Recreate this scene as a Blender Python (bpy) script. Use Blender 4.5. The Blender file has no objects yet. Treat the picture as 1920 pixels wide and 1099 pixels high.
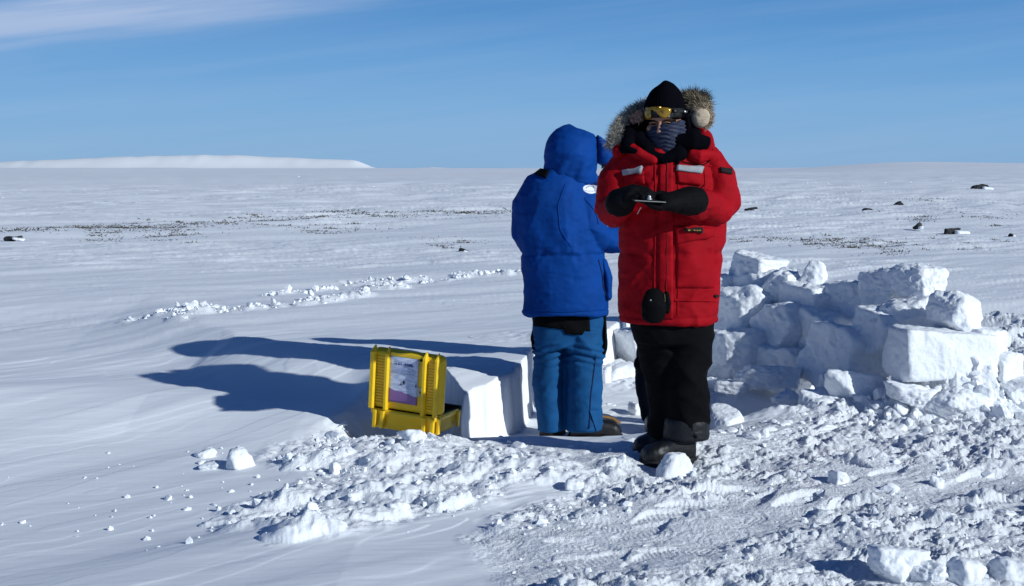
import bpy, bmesh, math, random
import numpy as np
from mathutils import Vector, Matrix
from mathutils.bvhtree import BVHTree

R = math.radians
SC = bpy.context.scene
COL = SC.collection
rng = np.random.default_rng(7)
random.seed(7)

# ------------------------------------------------------------------ camera
F = 2600.0                      # focal length in pixels of a 1920 wide picture
CAMH = 1.42
TH = math.atan(234.5 / F)
cam_d = bpy.data.cameras.new('camera')
cam = bpy.data.objects.new('camera', cam_d)
COL.objects.link(cam)
cam_d.sensor_width = 36.0
cam_d.lens = F / 1920.0 * 36.0
cam_d.clip_start = 0.1
cam_d.clip_end = 30000.0
cam.location = (0, 0, CAMH)
cam.rotation_euler = (R(90) - TH, 0, 0)
SC.camera = cam

# ------------------------------------------------------------------ light
SUN_AZ = 35.0       # degrees, how far the sun stands on the near side of due right
SUN_EL = 24.5
to_sun = Vector((math.cos(R(SUN_EL)) * math.cos(R(SUN_AZ)), -math.cos(R(SUN_EL)) * math.sin(R(SUN_AZ)), math.sin(R(SUN_EL))))
sd_ = bpy.data.lights.new('sun', 'SUN')
sd_.energy = 3.85
sd_.angle = R(0.53)
sd_.color = (0.92, 0.985, 1.0)
sun = bpy.data.objects.new('sun', sd_)
COL.objects.link(sun)
sun.rotation_euler = to_sun.to_track_quat('Z', 'Y').to_euler()

W = bpy.data.worlds.new('World')
SC.world = W
W.use_nodes = True
nt = W.node_tree
for n in list(nt.nodes):
    nt.nodes.remove(n)
def wn(t, **k):
    n = nt.nodes.new(t)
    for a, b in k.items():
        setattr(n, a, b)
    return n
def wl(a, b):
    nt.links.new(a, b)
wout = wn('ShaderNodeOutputWorld')
wbg = wn('ShaderNodeBackground')
wl(wbg.outputs[0], wout.inputs[0])
sky = wn('ShaderNodeTexSky')
sky.sky_type = 'NISHITA'
sky.sun_disc = False
sky.sun_elevation = R(SUN_EL)
sky.sun_rotation = R(90 + SUN_AZ)
sky.altitude = 300
sky.air_density = 1.0
sky.dust_density = 0.2
sky.ozone_density = 2.5
tc = wn('ShaderNodeTexCoord')
sep = wn('ShaderNodeSeparateXYZ')
wl(tc.outputs['Generated'], sep.inputs[0])
def wmath(op, a, b=None, c=None):
    n = wn('ShaderNodeMath', operation=op)
    for i, v in enumerate((a, b, c)):
        if v is None: continue
        if isinstance(v, (int, float)): n.inputs[i].default_value = v
        else: wl(v, n.inputs[i])
    return n.outputs[0]
ramp = wn('ShaderNodeValToRGB')
zpow = wmath('POWER', wmath('MAXIMUM', sep.outputs[2], 0.0), 0.5)
wl(zpow, ramp.inputs[0])
def elpos(deg): return math.sqrt(math.sin(R(deg)))
stops = [(0.0, (0.235, 0.430, 0.700)), (0.9, (0.225, 0.440, 0.720)), (2.5, (0.190, 0.420, 0.735)), (4.5, (0.130, 0.355, 0.700)),
         (6.9, (0.078, 0.270, 0.610)), (12, (0.030, 0.130, 0.42)), (25, (0.013, 0.058, 0.21)), (89, (0.008, 0.036, 0.13))]
el = ramp.color_ramp.elements
el[0].position = 0.0; el[0].color = stops[0][1] + (1,)
el[1].position = elpos(stops[-1][0]); el[1].color = stops[-1][1] + (1,)
for d, c in stops[1:-1]:
    e = el.new(elpos(d)); e.color = c + (1,)
# a little of the physical sky keeps the brighter glow on the sun's side
mixs = wn('ShaderNodeMixRGB', blend_type='MIX')
skm = wn('ShaderNodeVectorMath', operation='SCALE')
skm.inputs['Scale'].default_value = 0.055
wl(sky.outputs[0], skm.inputs[0])
mixs.inputs[0].default_value = 0.10
wl(ramp.outputs[0], mixs.inputs[1])
wl(skm.outputs[0], mixs.inputs[2])
# thin high cloud, upper left
u = wmath('DIVIDE', sep.outputs[0], wmath('MAXIMUM', sep.outputs[1], 0.05))
v = wmath('DIVIDE', sep.outputs[2], wmath('MAXIMUM', sep.outputs[1], 0.05))
cmb = wn('ShaderNodeCombineXYZ')
wl(wmath('ADD', wmath('MULTIPLY', u, 2.2), wmath('MULTIPLY', v, 3.0)), cmb.inputs[0])
wl(wmath('MULTIPLY', wmath('SUBTRACT', v, wmath('MULTIPLY', u, 0.115)), 48.0), cmb.inputs[1])
nz = wn('ShaderNodeTexNoise')
nz.inputs['Scale'].default_value = 1.0; nz.inputs['Detail'].default_value = 6.0; nz.inputs['Roughness'].default_value = 0.55
wl(cmb.outputs[0], nz.inputs['Vector'])
# distance above the line that runs from the left edge up to the right
line = wmath('SUBTRACT', v, wmath('ADD', 0.1175, wmath('MULTIPLY', wmath('ADD', u, 0.105), 0.095)))
mask = wn('ShaderNodeMapRange'); mask.interpolation_type = 'SMOOTHSTEP'
mask.inputs['From Min'].default_value = -0.028; mask.inputs['From Max'].default_value = 0.012
wl(line, mask.inputs['Value'])
nr = wn('ShaderNodeMapRange'); nr.interpolation_type = 'SMOOTHSTEP'
nr.inputs['From Min'].default_value = 0.36; nr.inputs['From Max'].default_value = 0.66
wl(nz.outputs['Fac'], nr.inputs['Value'])
lft = wn('ShaderNodeMapRange'); lft.interpolation_type = 'SMOOTHSTEP'
lft.inputs['From Min'].default_value = -0.02; lft.inputs['From Max'].default_value = -0.26
wl(u, lft.inputs['Value'])
hi = wn('ShaderNodeMapRange'); hi.inputs['From Min'].default_value = 0.5; hi.inputs['From Max'].default_value = 0.2; hi.inputs['To Min'].default_value = 0.0
wl(v, hi.inputs['Value'])
cf = wmath('MULTIPLY', wmath('MULTIPLY', mask.outputs[0], wmath('ADD', wmath('MULTIPLY', nr.outputs[0], 0.65), 0.35)), lft.outputs[0])
cf = wmath('MULTIPLY', cf, hi.outputs[0])
wisp = wmath('MULTIPLY', wmath('MULTIPLY', nr.outputs[0], 0.11), hi.outputs[0])
cf = wmath('MINIMUM', wmath('ADD', wmath('MULTIPLY', cf, 0.8), wisp), 1.0)
mixc = wn('ShaderNodeMixRGB')
wl(cf, mixc.inputs[0]); wl(mixs.outputs[0], mixc.inputs[1])
mixc.inputs[2].default_value = (0.42, 0.53, 0.75, 1)
wl(mixc.outputs[0], wbg.inputs[0])
wbg.inputs[1].default_value = 1.0

SC.view_settings.view_transform = 'Standard'
SC.view_settings.look = 'None'
SC.view_settings.exposure = 0.0
SC.view_settings.gamma = 1.0

# ------------------------------------------------------------------ projection helpers
_fw = (0.0, math.cos(TH), -math.sin(TH)); _up = (0.0, math.sin(TH), math.cos(TH))
def ray(px, py):
    a = (px - 960.0) / F; b = (549.5 - py) / F
    return Vector((a, _fw[1] + b * _up[1], _fw[2] + b * _up[2]))
def P(px, py, Y):               # the point at distance Y in front of the viewer
    d = ray(px, py); return Vector((0, 0, CAMH)) + d * (Y / d.y)
def G(px, py, z=0.0):           # the point at height z
    d = ray(px, py); t = (z - CAMH) / d.z
    return Vector((0, 0, CAMH)) + d * t

# ------------------------------------------------------------------ noise
def _h(ix, iy, iz):
    n = (ix * 374761393 + iy * 668265263 + iz * 2147483647 * 3 + iz * 1274126177) & 0xFFFFFFFF
    n = ((n ^ (n >> 13)) * 1274126177) & 0xFFFFFFFF
    n = n ^ (n >> 16)
    return (n & 0xFFFFFF).astype(np.float32) / np.float32(0xFFFFFF)
def vn3(x, y, z=0.0, seed=0):
    x = np.asarray(x, dtype=np.float64); y = np.asarray(y, dtype=np.float64); z = np.asarray(z, dtype=np.float64) + np.zeros_like(x)
    fx = np.floor(x); fy = np.floor(y); fz = np.floor(z)
    ix = fx.astype(np.int64) + seed * 131; iy = fy.astype(np.int64) + seed * 57; iz = fz.astype(np.int64)
    tx = x - fx; ty = y - fy; tz = z - fz
    tx = tx * tx * tx * (tx * (tx * 6 - 15) + 10); ty = ty * ty * ty * (ty * (ty * 6 - 15) + 10); tz = tz * tz * tz * (tz * (tz * 6 - 15) + 10)
    def lv(k):
        a = _h(ix, iy, iz + k); b = _h(ix + 1, iy, iz + k); c = _h(ix, iy + 1, iz + k); d = _h(ix + 1, iy + 1, iz + k)
        return (a * (1 - tx) + b * tx) * (1 - ty) + (c * (1 - tx) + d * tx) * ty
    return ((lv(0) * (1 - tz) + lv(1) * tz) * 2 - 1)
def vn2(x, y, seed=0):
    x = np.asarray(x, dtype=np.float64); y = np.asarray(y, dtype=np.float64)
    c, s = math.cos(0.6 + seed), math.sin(0.6 + seed)
    x, y = x * c - y * s + seed * 17.3, x * s + y * c - seed * 9.1
    fx = np.floor(x); fy = np.floor(y)
    ix = fx.astype(np.int64) + seed * 131; iy = fy.astype(np.int64) + seed * 57; iz = np.int64(seed)
    tx = x - fx; ty = y - fy
    tx = tx * tx * tx * (tx * (tx * 6 - 15) + 10); ty = ty * ty * ty * (ty * (ty * 6 - 15) + 10)
    a = _h(ix, iy, iz); b = _h(ix + 1, iy, iz); c2 = _h(ix, iy + 1, iz); d = _h(ix + 1, iy + 1, iz)
    return ((a * (1 - tx) + b * tx) * (1 - ty) + (c2 * (1 - tx) + d * tx) * ty) * 2 - 1
def sst(a, b, x):
    t = np.clip((x - a) / (b - a), 0, 1); return t * t * (3 - 2 * t)

# ------------------------------------------------------------------ materials
def mat(name, color, rough=0.8, var=0.0, var_scale=6.0, bump=0.0, bump_scale=60.0, metal=0.0, spec=0.3, sheen=0.0, bdist=0.01, detail=4.0, color2=None, stretch=None, coat=0.0, sss=0.0, crumple=0.0):
    m = bpy.data.materials.new(name); m.use_nodes = True
    t = m.node_tree; b = t.nodes['Principled BSDF']
    b.inputs['Base Color'].default_value = tuple(color) + (1,)
    b.inputs['Roughness'].default_value = rough
    b.inputs['Metallic'].default_value = metal
    b.inputs['Specular IOR Level'].default_value = spec
    if sheen: b.inputs['Sheen Weight'].default_value = sheen; b.inputs['Sheen Roughness'].default_value = 0.4
    if coat: b.inputs['Coat Weight'].default_value = coat
    if sss:
        b.inputs['Subsurface Weight'].default_value = sss; b.inputs['Subsurface Radius'].default_value = (0.03, 0.035, 0.04); b.inputs['Subsurface Scale'].default_value = 0.4
    co = t.nodes.new('ShaderNodeTexCoord'); vec = co.outputs['Object']
    if stretch:
        mp = t.nodes.new('ShaderNodeMapping'); mp.inputs['Scale'].default_value = stretch
        t.links.new(vec, mp.inputs[0]); vec = mp.outputs[0]
    if var or color2:
        nz = t.nodes.new('ShaderNodeTexNoise'); nz.inputs['Scale'].default_value = var_scale; nz.inputs['Detail'].default_value = 5
        t.links.new(vec, nz.inputs['Vector'])
        mx = t.nodes.new('ShaderNodeMixRGB')
        c2 = color2 if color2 else tuple(max(0, c * (1 - var)) for c in color)
        mr = t.nodes.new('ShaderNodeMapRange'); mr.inputs['From Min'].default_value = 0.35; mr.inputs['From Max'].default_value = 0.65
        t.links.new(nz.outputs['Fac'], mr.inputs['Value']); t.links.new(mr.outputs[0], mx.inputs[0])
        mx.inputs[1].default_value = tuple(color) + (1,); mx.inputs[2].default_value = tuple(c2) + (1,)
        t.links.new(mx.outputs[0], b.inputs['Base Color'])
    if bump:
        nb = t.nodes.new('ShaderNodeTexNoise'); nb.inputs['Scale'].default_value = bump_scale; nb.inputs['Detail'].default_value = detail
        t.links.new(vec, nb.inputs['Vector'])
        bp = t.nodes.new('ShaderNodeBump'); bp.inputs['Strength'].default_value = bump; bp.inputs['Distance'].default_value = bdist
        t.links.new(nb.outputs['Fac'], bp.inputs['Height']); last = bp.outputs[0]
        if crumple:
            for sc_, st_, rot in ((9, 1.0, 25), (21, .55, -40)):      # creases: ridged noise, stretched
                mp = t.nodes.new('ShaderNodeMapping'); mp.inputs['Rotation'].default_value = (0, R(rot), R(10)); mp.inputs['Scale'].default_value = (1.0, .7, 2.3)
                t.links.new(vec, mp.inputs[0])
                n2 = t.nodes.new('ShaderNodeTexNoise'); n2.noise_type = 'RIDGED_MULTIFRACTAL' if hasattr(n2, 'noise_type') else n2.noise_type
                n2.inputs['Scale'].default_value = sc_ * .5; n2.inputs['Detail'].default_value = 3
                t.links.new(mp.outputs[0], n2.inputs['Vector'])
                b2 = t.nodes.new('ShaderNodeBump'); b2.inputs['Strength'].default_value = crumple * st_; b2.inputs['Distance'].default_value = 0.020
                t.links.new(n2.outputs['Fac'], b2.inputs['Height']); t.links.new(last, b2.inputs['Normal']); last = b2.outputs[0]
        t.links.new(last, b.inputs['Normal'])
    return m

SNOWC = (0.86, 0.875, 0.895)
M_block = mat('snow_block', SNOWC, 0.65, 0.03, 8, 0.7, 26, spec=0.2, bdist=0.016, detail=9)
M_crumb = mat('snow_crumb', SNOWC, 0.65, 0.0, 8, 0.3, 120, spec=0.2, bdist=0.002)
M_hill = mat('far_snow', (0.86, 0.875, 0.89), 0.8, 0.04, 0.004, 0.0)
M_red = mat('red_shell', (0.33, 0.0022, 0.008), 0.75, 0.18, 9, 0.4, 90, spec=0.10, bdist=0.003, crumple=0.8)
M_blue = mat('blue_shell', (0.0015, 0.050, 0.26), 0.75, 0.2, 7, 0.4, 90, spec=0.10, bdist=0.003, crumple=0.8)
M_bluep = mat('blue_pants', (0.009, 0.085, 0.235), 0.75, 0.2, 9, 0.4, 110, spec=0.12, bdist=0.003, crumple=0.8)
M_black = mat('black_fabric', (0.0022, 0.0022, 0.003), 0.85, 0.2, 12, 0.4, 100, spec=0.10, bdist=0.004, crumple=0.8)
M_knit = mat('black_knit', (0.0018, 0.0018, 0.004), 0.95, 0.2, 30, 0.5, 220, spec=0.05, bdist=0.004)
M_glove = mat('black_glove', (0.0018, 0.0018, 0.0025), 0.8, 0.2, 20, 0.4, 120, spec=0.12, bdist=0.003)
M_boot = mat('black_boot', (0.008, 0.008, 0.009), 0.5, 0.25, 20, 0.4, 90, spec=0.45, bdist=0.003)
M_rubber = mat('dark_rubber', (0.006, 0.006, 0.007), 0.75, 0.0, 9, 0.2, 60)
M_tan = mat('tan_leather', (0.32, 0.17, 0.055), 0.7, 0.3, 20, 0.3, 80)
M_gaiter = mat('grey_gaiter', (0.05, 0.058, 0.085), 0.85, 0.6, 30, 0.4, 150, spec=0.2, color2=(0.012, 0.018, 0.05), stretch=(1, 1, 4), bdist=0.003)
M_skin = mat('skin', (0.36, 0.18, 0.12), 0.55, 0.2, 14, 0.1, 120, spec=0.4)
M_eye = mat('eye', (0.02, 0.012, 0.01), 0.2, spec=0.5)
M_lens = mat('amber_lens', (0.40, 0.22, 0.015), 0.16, 0.35, 22, 0.0, spec=0.6, metal=0.35)
M_frame = mat('goggle_frame', (0.006, 0.006, 0.006), 0.4)
M_strip = mat('reflective_strip', (0.30, 0.31, 0.33), 0.5, 0.1, 40, 0.2, 200)
M_label = mat('black_label', (0.004, 0.004, 0.004), 0.8)
M_gold = mat('gold_thread', (0.32, 0.20, 0.06), 0.7)
M_white = mat('white_patch', (0.75, 0.78, 0.85), 0.8, 0.05, 60)
M_ink = mat('ink', (0.05, 0.07, 0.22), 0.8)
M_fur_g = mat('grey_fur', (0.48, 0.45, 0.39), 0.9, 0.0, 40, color2=(0.22, 0.20, 0.17))
M_fur_t = mat('tan_fur', (0.46, 0.37, 0.25), 0.9, 0.0, 40, color2=(0.17, 0.135, 0.09))
M_fur_d = mat('dark_fur', (0.05, 0.043, 0.035), 0.9, 0.0, 40, color2=(0.02, 0.018, 0.015))
M_cream = mat('cream_fleece', (0.50, 0.40, 0.29), 0.95, 0.25, 30, 0.6, 90, bdist=0.006)
M_yellow = mat('yellow_plastic', (0.95, 0.60, 0.014), 0.40, 0.10, 16, 0.12, 180, spec=0.45, bdist=0.002)
M_foam = mat('black_foam', (0.006, 0.007, 0.005), 0.95, 0.3, 50, 0.6, 60)
M_metal = mat('bright_metal', (0.6, 0.6, 0.58), 0.3, metal=0.9)
M_rock = mat('dark_rock', (0.045, 0.045, 0.05), 0.85, 0.5, 3, 0.8, 12, bdist=0.05)
M_grass = mat('dry_grass', (0.12, 0.105, 0.08), 0.9, color2=(0.05, 0.048, 0.045), var_scale=1.0)

# snow ground: trampled parts are grainier (attribute 'rough')
def snow_ground_mat():
    m = bpy.data.materials.new('snow_ground'); m.use_nodes = True
    t = m.node_tree; b = t.nodes['Principled BSDF']
    b.inputs['Roughness'].default_value = 0.65; b.inputs['Specular IOR Level'].default_value = 0.2
    co = t.nodes.new('ShaderNodeTexCoord')
    nc = t.nodes.new('ShaderNodeTexNoise'); nc.inputs['Scale'].default_value = 0.9; nc.inputs['Detail'].default_value = 6
    mpc = t.nodes.new('ShaderNodeMapping'); mpc.inputs['Rotation'].default_value = (0, 0, R(-35)); mpc.inputs['Scale'].default_value = (0.35, 1.6, 1)
    t.links.new(co.outputs['Object'], mpc.inputs[0]); t.links.new(mpc.outputs[0], nc.inputs['Vector'])
    mx = t.nodes.new('ShaderNodeMixRGB'); mx.inputs[1].default_value = (0.83, 0.85, 0.88, 1); mx.inputs[2].default_value = (0.88, 0.89, 0.90, 1)
    t.links.new(nc.outputs['Fac'], mx.inputs[0]); t.links.new(mx.outputs[0], b.inputs['Base Color'])
    at = t.nodes.new('ShaderNodeAttribute'); at.attribute_name = 'rough'
    n1 = t.nodes.new('ShaderNodeTexNoise'); n1.inputs['Scale'].default_value = 38; n1.inputs['Detail'].default_value = 7; n1.inputs['Roughness'].default_value = 0.65
    t.links.new(co.outputs['Object'], n1.inputs['Vector'])
    b1 = t.nodes.new('ShaderNodeBump'); b1.inputs['Distance'].default_value = 0.022
    t.links.new(at.outputs['Fac'], b1.inputs['Strength']); t.links.new(n1.outputs['Fac'], b1.inputs['Height'])
    n2 = t.nodes.new('ShaderNodeTexNoise'); n2.inputs['Scale'].default_value = 7; n2.inputs['Detail'].default_value = 8; n2.inputs['Roughness'].default_value = 0.6
    mp2 = t.nodes.new('ShaderNodeMapping'); mp2.inputs['Rotation'].default_value = (0, 0, R(-35)); mp2.inputs['Scale'].default_value = (0.3, 1.8, 1)
    t.links.new(co.outputs['Object'], mp2.inputs[0]); t.links.new(mp2.outputs[0], n2.inputs['Vector'])
    b2 = t.nodes.new('ShaderNodeBump'); b2.inputs['Distance'].default_value = 0.012; b2.inputs['Strength'].default_value = 0.35
    t.links.new(n2.outputs['Fac'], b2.inputs['Height']); t.links.new(b1.outputs[0], b2.inputs['Normal'])
    n3 = t.nodes.new('ShaderNodeTexNoise'); n3.inputs['Scale'].default_value = 0.7; n3.inputs['Detail'].default_value = 5; n3.inputs['Roughness'].default_value = 0.6
    mp3 = t.nodes.new('ShaderNodeMapping'); mp3.inputs['Rotation'].default_value = (0, 0, R(-30)); mp3.inputs['Scale'].default_value = (0.22, 1.5, 1)
    t.links.new(co.outputs['Object'], mp3.inputs[0]); t.links.new(mp3.outputs[0], n3.inputs['Vector'])
    b3 = t.nodes.new('ShaderNodeBump'); b3.inputs['Distance'].default_value = 0.06; b3.inputs['Strength'].default_value = 0.4
    t.links.new(n3.outputs['Fac'], b3.inputs['Height']); t.links.new(b2.outputs[0], b3.inputs['Normal'])
    t.links.new(b3.outputs[0], b.inputs['Normal'])
    return m
M_snow = snow_ground_mat()

# ------------------------------------------------------------------ mesh helpers
def mesh_np(name, V, Fq, m, smooth=True):
    V = np.asarray(V, dtype=np.float32); me = bpy.data.meshes.new(name)
    if isinstance(Fq, np.ndarray):
        k = Fq.shape[1]
        me.vertices.add(len(V)); me.vertices.foreach_set('co', V.ravel())
        me.loops.add(Fq.size); me.loops.foreach_set('vertex_index', Fq.ravel().astype(np.int32))
        me.polygons.add(len(Fq)); me.polygons.foreach_set('loop_start', np.arange(0, Fq.size, k, dtype=np.int32))
        me.polygons.foreach_set('use_smooth', np.full(len(Fq), smooth))
        me.update(calc_edges=True); me.validate()
    else:
        me.from_pydata([tuple(map(float, v)) for v in V], [], Fq)
        me.polygons.foreach_set('use_smooth', np.full(len(me.polygons), smooth)); me.update()
    if m: me.materials.append(m)
    return me
def link(name, me, parent=None):
    o = bpy.data.objects.new(name, me); COL.objects.link(o)
    if parent: o.parent = parent
    return o
def tag(o, label=None, cat=None, group=None, kind=None):
    if label: o['label'] = label
    if cat: o['category'] = cat
    if group: o['group'] = group
    if kind: o['kind'] = kind
    return o
def empty(name, loc, label, cat, group=None):
    o = bpy.data.objects.new(name, None); COL.objects.link(o); o.location = loc; o.empty_display_size = 0.1
    return tag(o, label, cat, group)

def wloc(o):
    v_ = Vector((0, 0, 0))
    while o: v_ = v_ + o.location; o = o.parent
    return v_

class Geo:                                  # verts and faces collected in world space
    def __init__(s): s.V = []; s.F = []
    def add(s, V, Fs):
        b = len(s.V); s.V += [tuple(v) for v in V]; s.F += [tuple(i + b for i in f) for f in Fs]
    def loft(s, rings, cap=True):
        n = len(rings[0]); V = [p for r in rings for p in r]; Fs = []
        for i in range(len(rings) - 1):
            for j in range(n):
                k = (j + 1) % n
                Fs.append((i * n + j, i * n + k, (i + 1) * n + k, (i + 1) * n + j))
        if cap:
            Fs.append(tuple(range(n))[::-1]); Fs.append(tuple((len(rings) - 1) * n + j for j in range(n)))
        s.add(V, Fs)
    def tube(s, pts, rad, n=16, flat=None, ec=1.0):   # pts Vectors, rad list (number or (a,b)); flat = axis for the b radius
        pts = [Vector(p) for p in pts]; rings = []
        # round the two ends
        P2 = []; R2 = []
        def rr(r): return r if isinstance(r, tuple) else (r, r)
        rad = [rr(r) for r in rad]
        d0 = (pts[0] - pts[1]).normalized(); d1 = (pts[-1] - pts[-2]).normalized()
        for a in (80, 55, 28):
            P2.append(pts[0] + d0 * ec * min(rad[0]) * math.sin(R(a))); R2.append(tuple(q * math.cos(R(a)) for q in rad[0]))
        P2 += pts; R2 += rad
        for a in (28, 55, 80):
            P2.append(pts[-1] + d1 * ec * min(rad[-1]) * math.sin(R(a))); R2.append(tuple(q * math.cos(R(a)) for q in rad[-1]))
        ref = Vector(flat) if flat else None; last = None
        for i, p in enumerate(P2):
            t = (P2[min(i + 1, len(P2) - 1)] - P2[max(i - 1, 0)]).normalized()
            if ref is not None: u_ = (ref - t * ref.dot(t)).normalized()
            elif last is None: u_ = t.orthogonal().normalized()
            else: u_ = (last - t * last.dot(t)).normalized()
            last = u_; w_ = t.cross(u_)
            rings.append([p + w_ * (math.cos(2 * math.pi * j / n) * R2[i][0]) + u_ * (math.sin(2 * math.pi * j / n) * R2[i][1]) for j in range(n)])
        s.loft(rings)
    def ell(s, c, r, n=16, rot=None):
        c = Vector(c); rings = []
        m = 10
        for i in range(1, m):
            a = math.pi * i / m
            rings.append([Vector((math.cos(2 * math.pi * j / n) * math.sin(a) * r[0], math.sin(2 * math.pi * j / n) * math.sin(a) * r[1], -math.cos(a) * r[2])) for j in range(n)])
        if rot is not None: rings = [[rot @ p for p in q] for q in rings]
        s.loft([[p + c for p in q] for q in rings])
    def stack(s, rows, D, n=40, p=2.3, tilt=0.0):
        # rows: (py, left px, right px, half depth, depth offset); horizontal superellipse rings
        rings = []
        for row in rows:
            py, l, r_, b = row[:4]; off = row[4] if len(row) > 4 else 0.0
            A = P(l, py, D + off); B = P(r_, py, D + off); c = (A + B) / 2; a = (B.x - A.x) / 2
            ring = []
            for j in range(n):
                th = 2 * math.pi * j / n; cx, sx = math.cos(th), math.sin(th)
                ring.append(c + Vector((a * math.copysign(abs(cx) ** (2 / p), cx), b * math.copysign(abs(sx) ** (2 / p), sx), tilt * math.copysign(abs(sx) ** (2 / p), sx))))
            rings.append(ring)
        s.loft(rings)
    def box(s, c, dx, dy, dz, X=Vector((1, 0, 0)), Y=Vector((0, 1, 0)), Z=Vector((0, 0, 1)), ch=0.0):
        c = Vector(c)
        bm = bmesh.new(); bmesh.ops.create_cube(bm, size=1.0)
        for v_ in bm.verts: v_.co = Vector((v_.co.x * dx, v_.co.y * dy, v_.co.z * dz))
        if ch: bmesh.ops.bevel(bm, geom=list(bm.edges), offset=ch, segments=2, profile=0.6, affect='EDGES')
        bm.verts.index_update()
        s.add([c + X * v_.co.x + Y * v_.co.y + Z * v_.co.z for v_ in bm.verts], [tuple(q.index for q in f.verts) for f in bm.faces])
        bm.free()
    def out(s, name, m, parent=None, smooth=True):
        o0 = wloc(parent)
        me = mesh_np(name, np.array(s.V) - np.array(o0), s.F, m, smooth)
        return link(name, me, parent)

def fuse(g, name, m, parent, voxel=0.008, smooth=4, disp=None, hem=None):
    """remesh the closed pieces of g into one skin, smooth it, push it along its normals, keep world coordinates"""
    me = mesh_np(name + '_src', np.array(g.V), g.F, None)
    o = bpy.data.objects.new('tmp', me); COL.objects.link(o)
    r_ = o.modifiers.new('r', 'REMESH'); r_.mode = 'VOXEL'; r_.voxel_size = voxel
    sm = o.modifiers.new('s', 'SMOOTH'); sm.factor = 0.5; sm.iterations = smooth
    dg = bpy.context.evaluated_depsgraph_get(); ev = o.evaluated_get(dg)
    me2 = bpy.data.meshes.new_from_object(ev, depsgraph=dg)
    bpy.data.objects.remove(o)
    n = len(me2.vertices); co = np.empty(n * 3, np.float32); no = np.empty(n * 3, np.float32)
    me2.vertices.foreach_get('co', co); me2.vertex_normals.foreach_get('vector', no)
    co = co.reshape(-1, 3); no = no.reshape(-1, 3)
    if disp is not None:
        co = co + no * disp(co.astype(np.float64), no)[:, None].astype(np.float32)
    o0 = np.array(wloc(parent), dtype=np.float32)
    me2.vertices.foreach_set('co', (co - o0).ravel()); me2.update()
    me2.polygons.foreach_set('use_smooth', np.full(len(me2.polygons), True))
    me2.materials.clear(); me2.materials.append(m); me2.name = name
    ob = link(name, me2, parent)
    return ob

def bvh_of(obs):
    V = []; Fs = []
    for o in obs:
        b = len(V); off = wloc(o)
        V += [v_.co + off for v_ in o.data.vertices]; Fs += [tuple(i + b for i in p.vertices) for p in o.data.polygons]
    return BVHTree.FromPolygons(V, Fs)
def hit(b, px, py):
    d = ray(px, py).normalized(); h = b.ray_cast(Vector((0, 0, CAMH)), d)
    if h[0] is not None: return h[0], h[1]
    best = None                      # the ray misses: nearest place on the surface
    for k in range(30):
        q = b.find_nearest(P(px, py, 6.2 + k * .05))
        if best is None or q[3] < best[3]: best = q
    return best[0], best[1]
def patch(b, quad, name, m, parent, thick=0.004, nx=10, ny=6, lift=0.001, outline=None, edge=True, puff=0.0):
    """a piece of cloth of real thickness sewn on a surface; quad = 4 pixel corners (tl,tr,br,bl)"""
    top = []; bot = []; valid = True
    g = Geo(); lastp = None
    for j in range(ny + 1):
        for i in range(nx + 1):
            s_, t_ = i / nx, j / ny
            x = (quad[0][0] * (1 - s_) + quad[1][0] * s_) * (1 - t_) + (quad[3][0] * (1 - s_) + quad[2][0] * s_) * t_
            y = (quad[0][1] * (1 - s_) + quad[1][1] * s_) * (1 - t_) + (quad[3][1] * (1 - s_) + quad[2][1] * s_) * t_
            p, n_ = hit(b, x, y)
            if p is None: p, n_ = lastp
            lastp = (p, n_)
            k = puff * (math.sin(math.pi * min(max(s_, .0), 1.)) * math.sin(math.pi * min(max(t_, .0), 1.))) ** 0.5 if puff else 0
            top.append(p + n_ * (thick + lift + k)); bot.append(p - n_ * 0.004)
    N = (nx + 1) * (ny + 1); Fs = []
    for j in range(ny):
        for i in range(nx):
            a = j * (nx + 1) + i
            if outline and not outline((i + .5) / nx, (j + .5) / ny): continue
            Fs.append((a, a + 1, a + nx + 2, a + nx + 1)[::-1]); Fs.append((N + a, N + a + 1, N + a + nx + 2, N + a + nx + 1))
    if not outline:
        ed = [i for i in range(nx + 1)] + [j * (nx + 1) + nx for j in range(1, ny + 1)] + [ny * (nx + 1) + i for i in range(nx - 1, -1, -1)] + [j * (nx + 1) for j in range(ny - 1, 0, -1)]
        for q in range(len(ed)):
            a, c = ed[q], ed[(q + 1) % len(ed)]
            Fs.append((a, c, N + c, N + a))
    g.add(top + bot, Fs)
    return g.out(name, m, parent)
def oval_patch(b, cx, cy, rx, ry, name, m, parent, thick=0.003, rot=0.0):
    g = Geo(); n = 28; rings = []
    for k, lift in ((1.0, -0.003), (1.0, thick), (0.93, thick + 0.0015), (0.5, thick + 0.0015), (0.05, thick + 0.0015)):
        ring = []
        for j in range(n):
            a = -2 * math.pi * j / n; x = rx * k * math.cos(a); y = ry * k * math.sin(a)
            p, n_ = hit(b, cx + x * math.cos(rot) - y * math.sin(rot), cy + x * math.sin(rot) + y * math.cos(rot))
            ring.append(p + n_ * lift)
        rings.append(ring)
    g.loft(rings); return g.out(name, m, parent)
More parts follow.
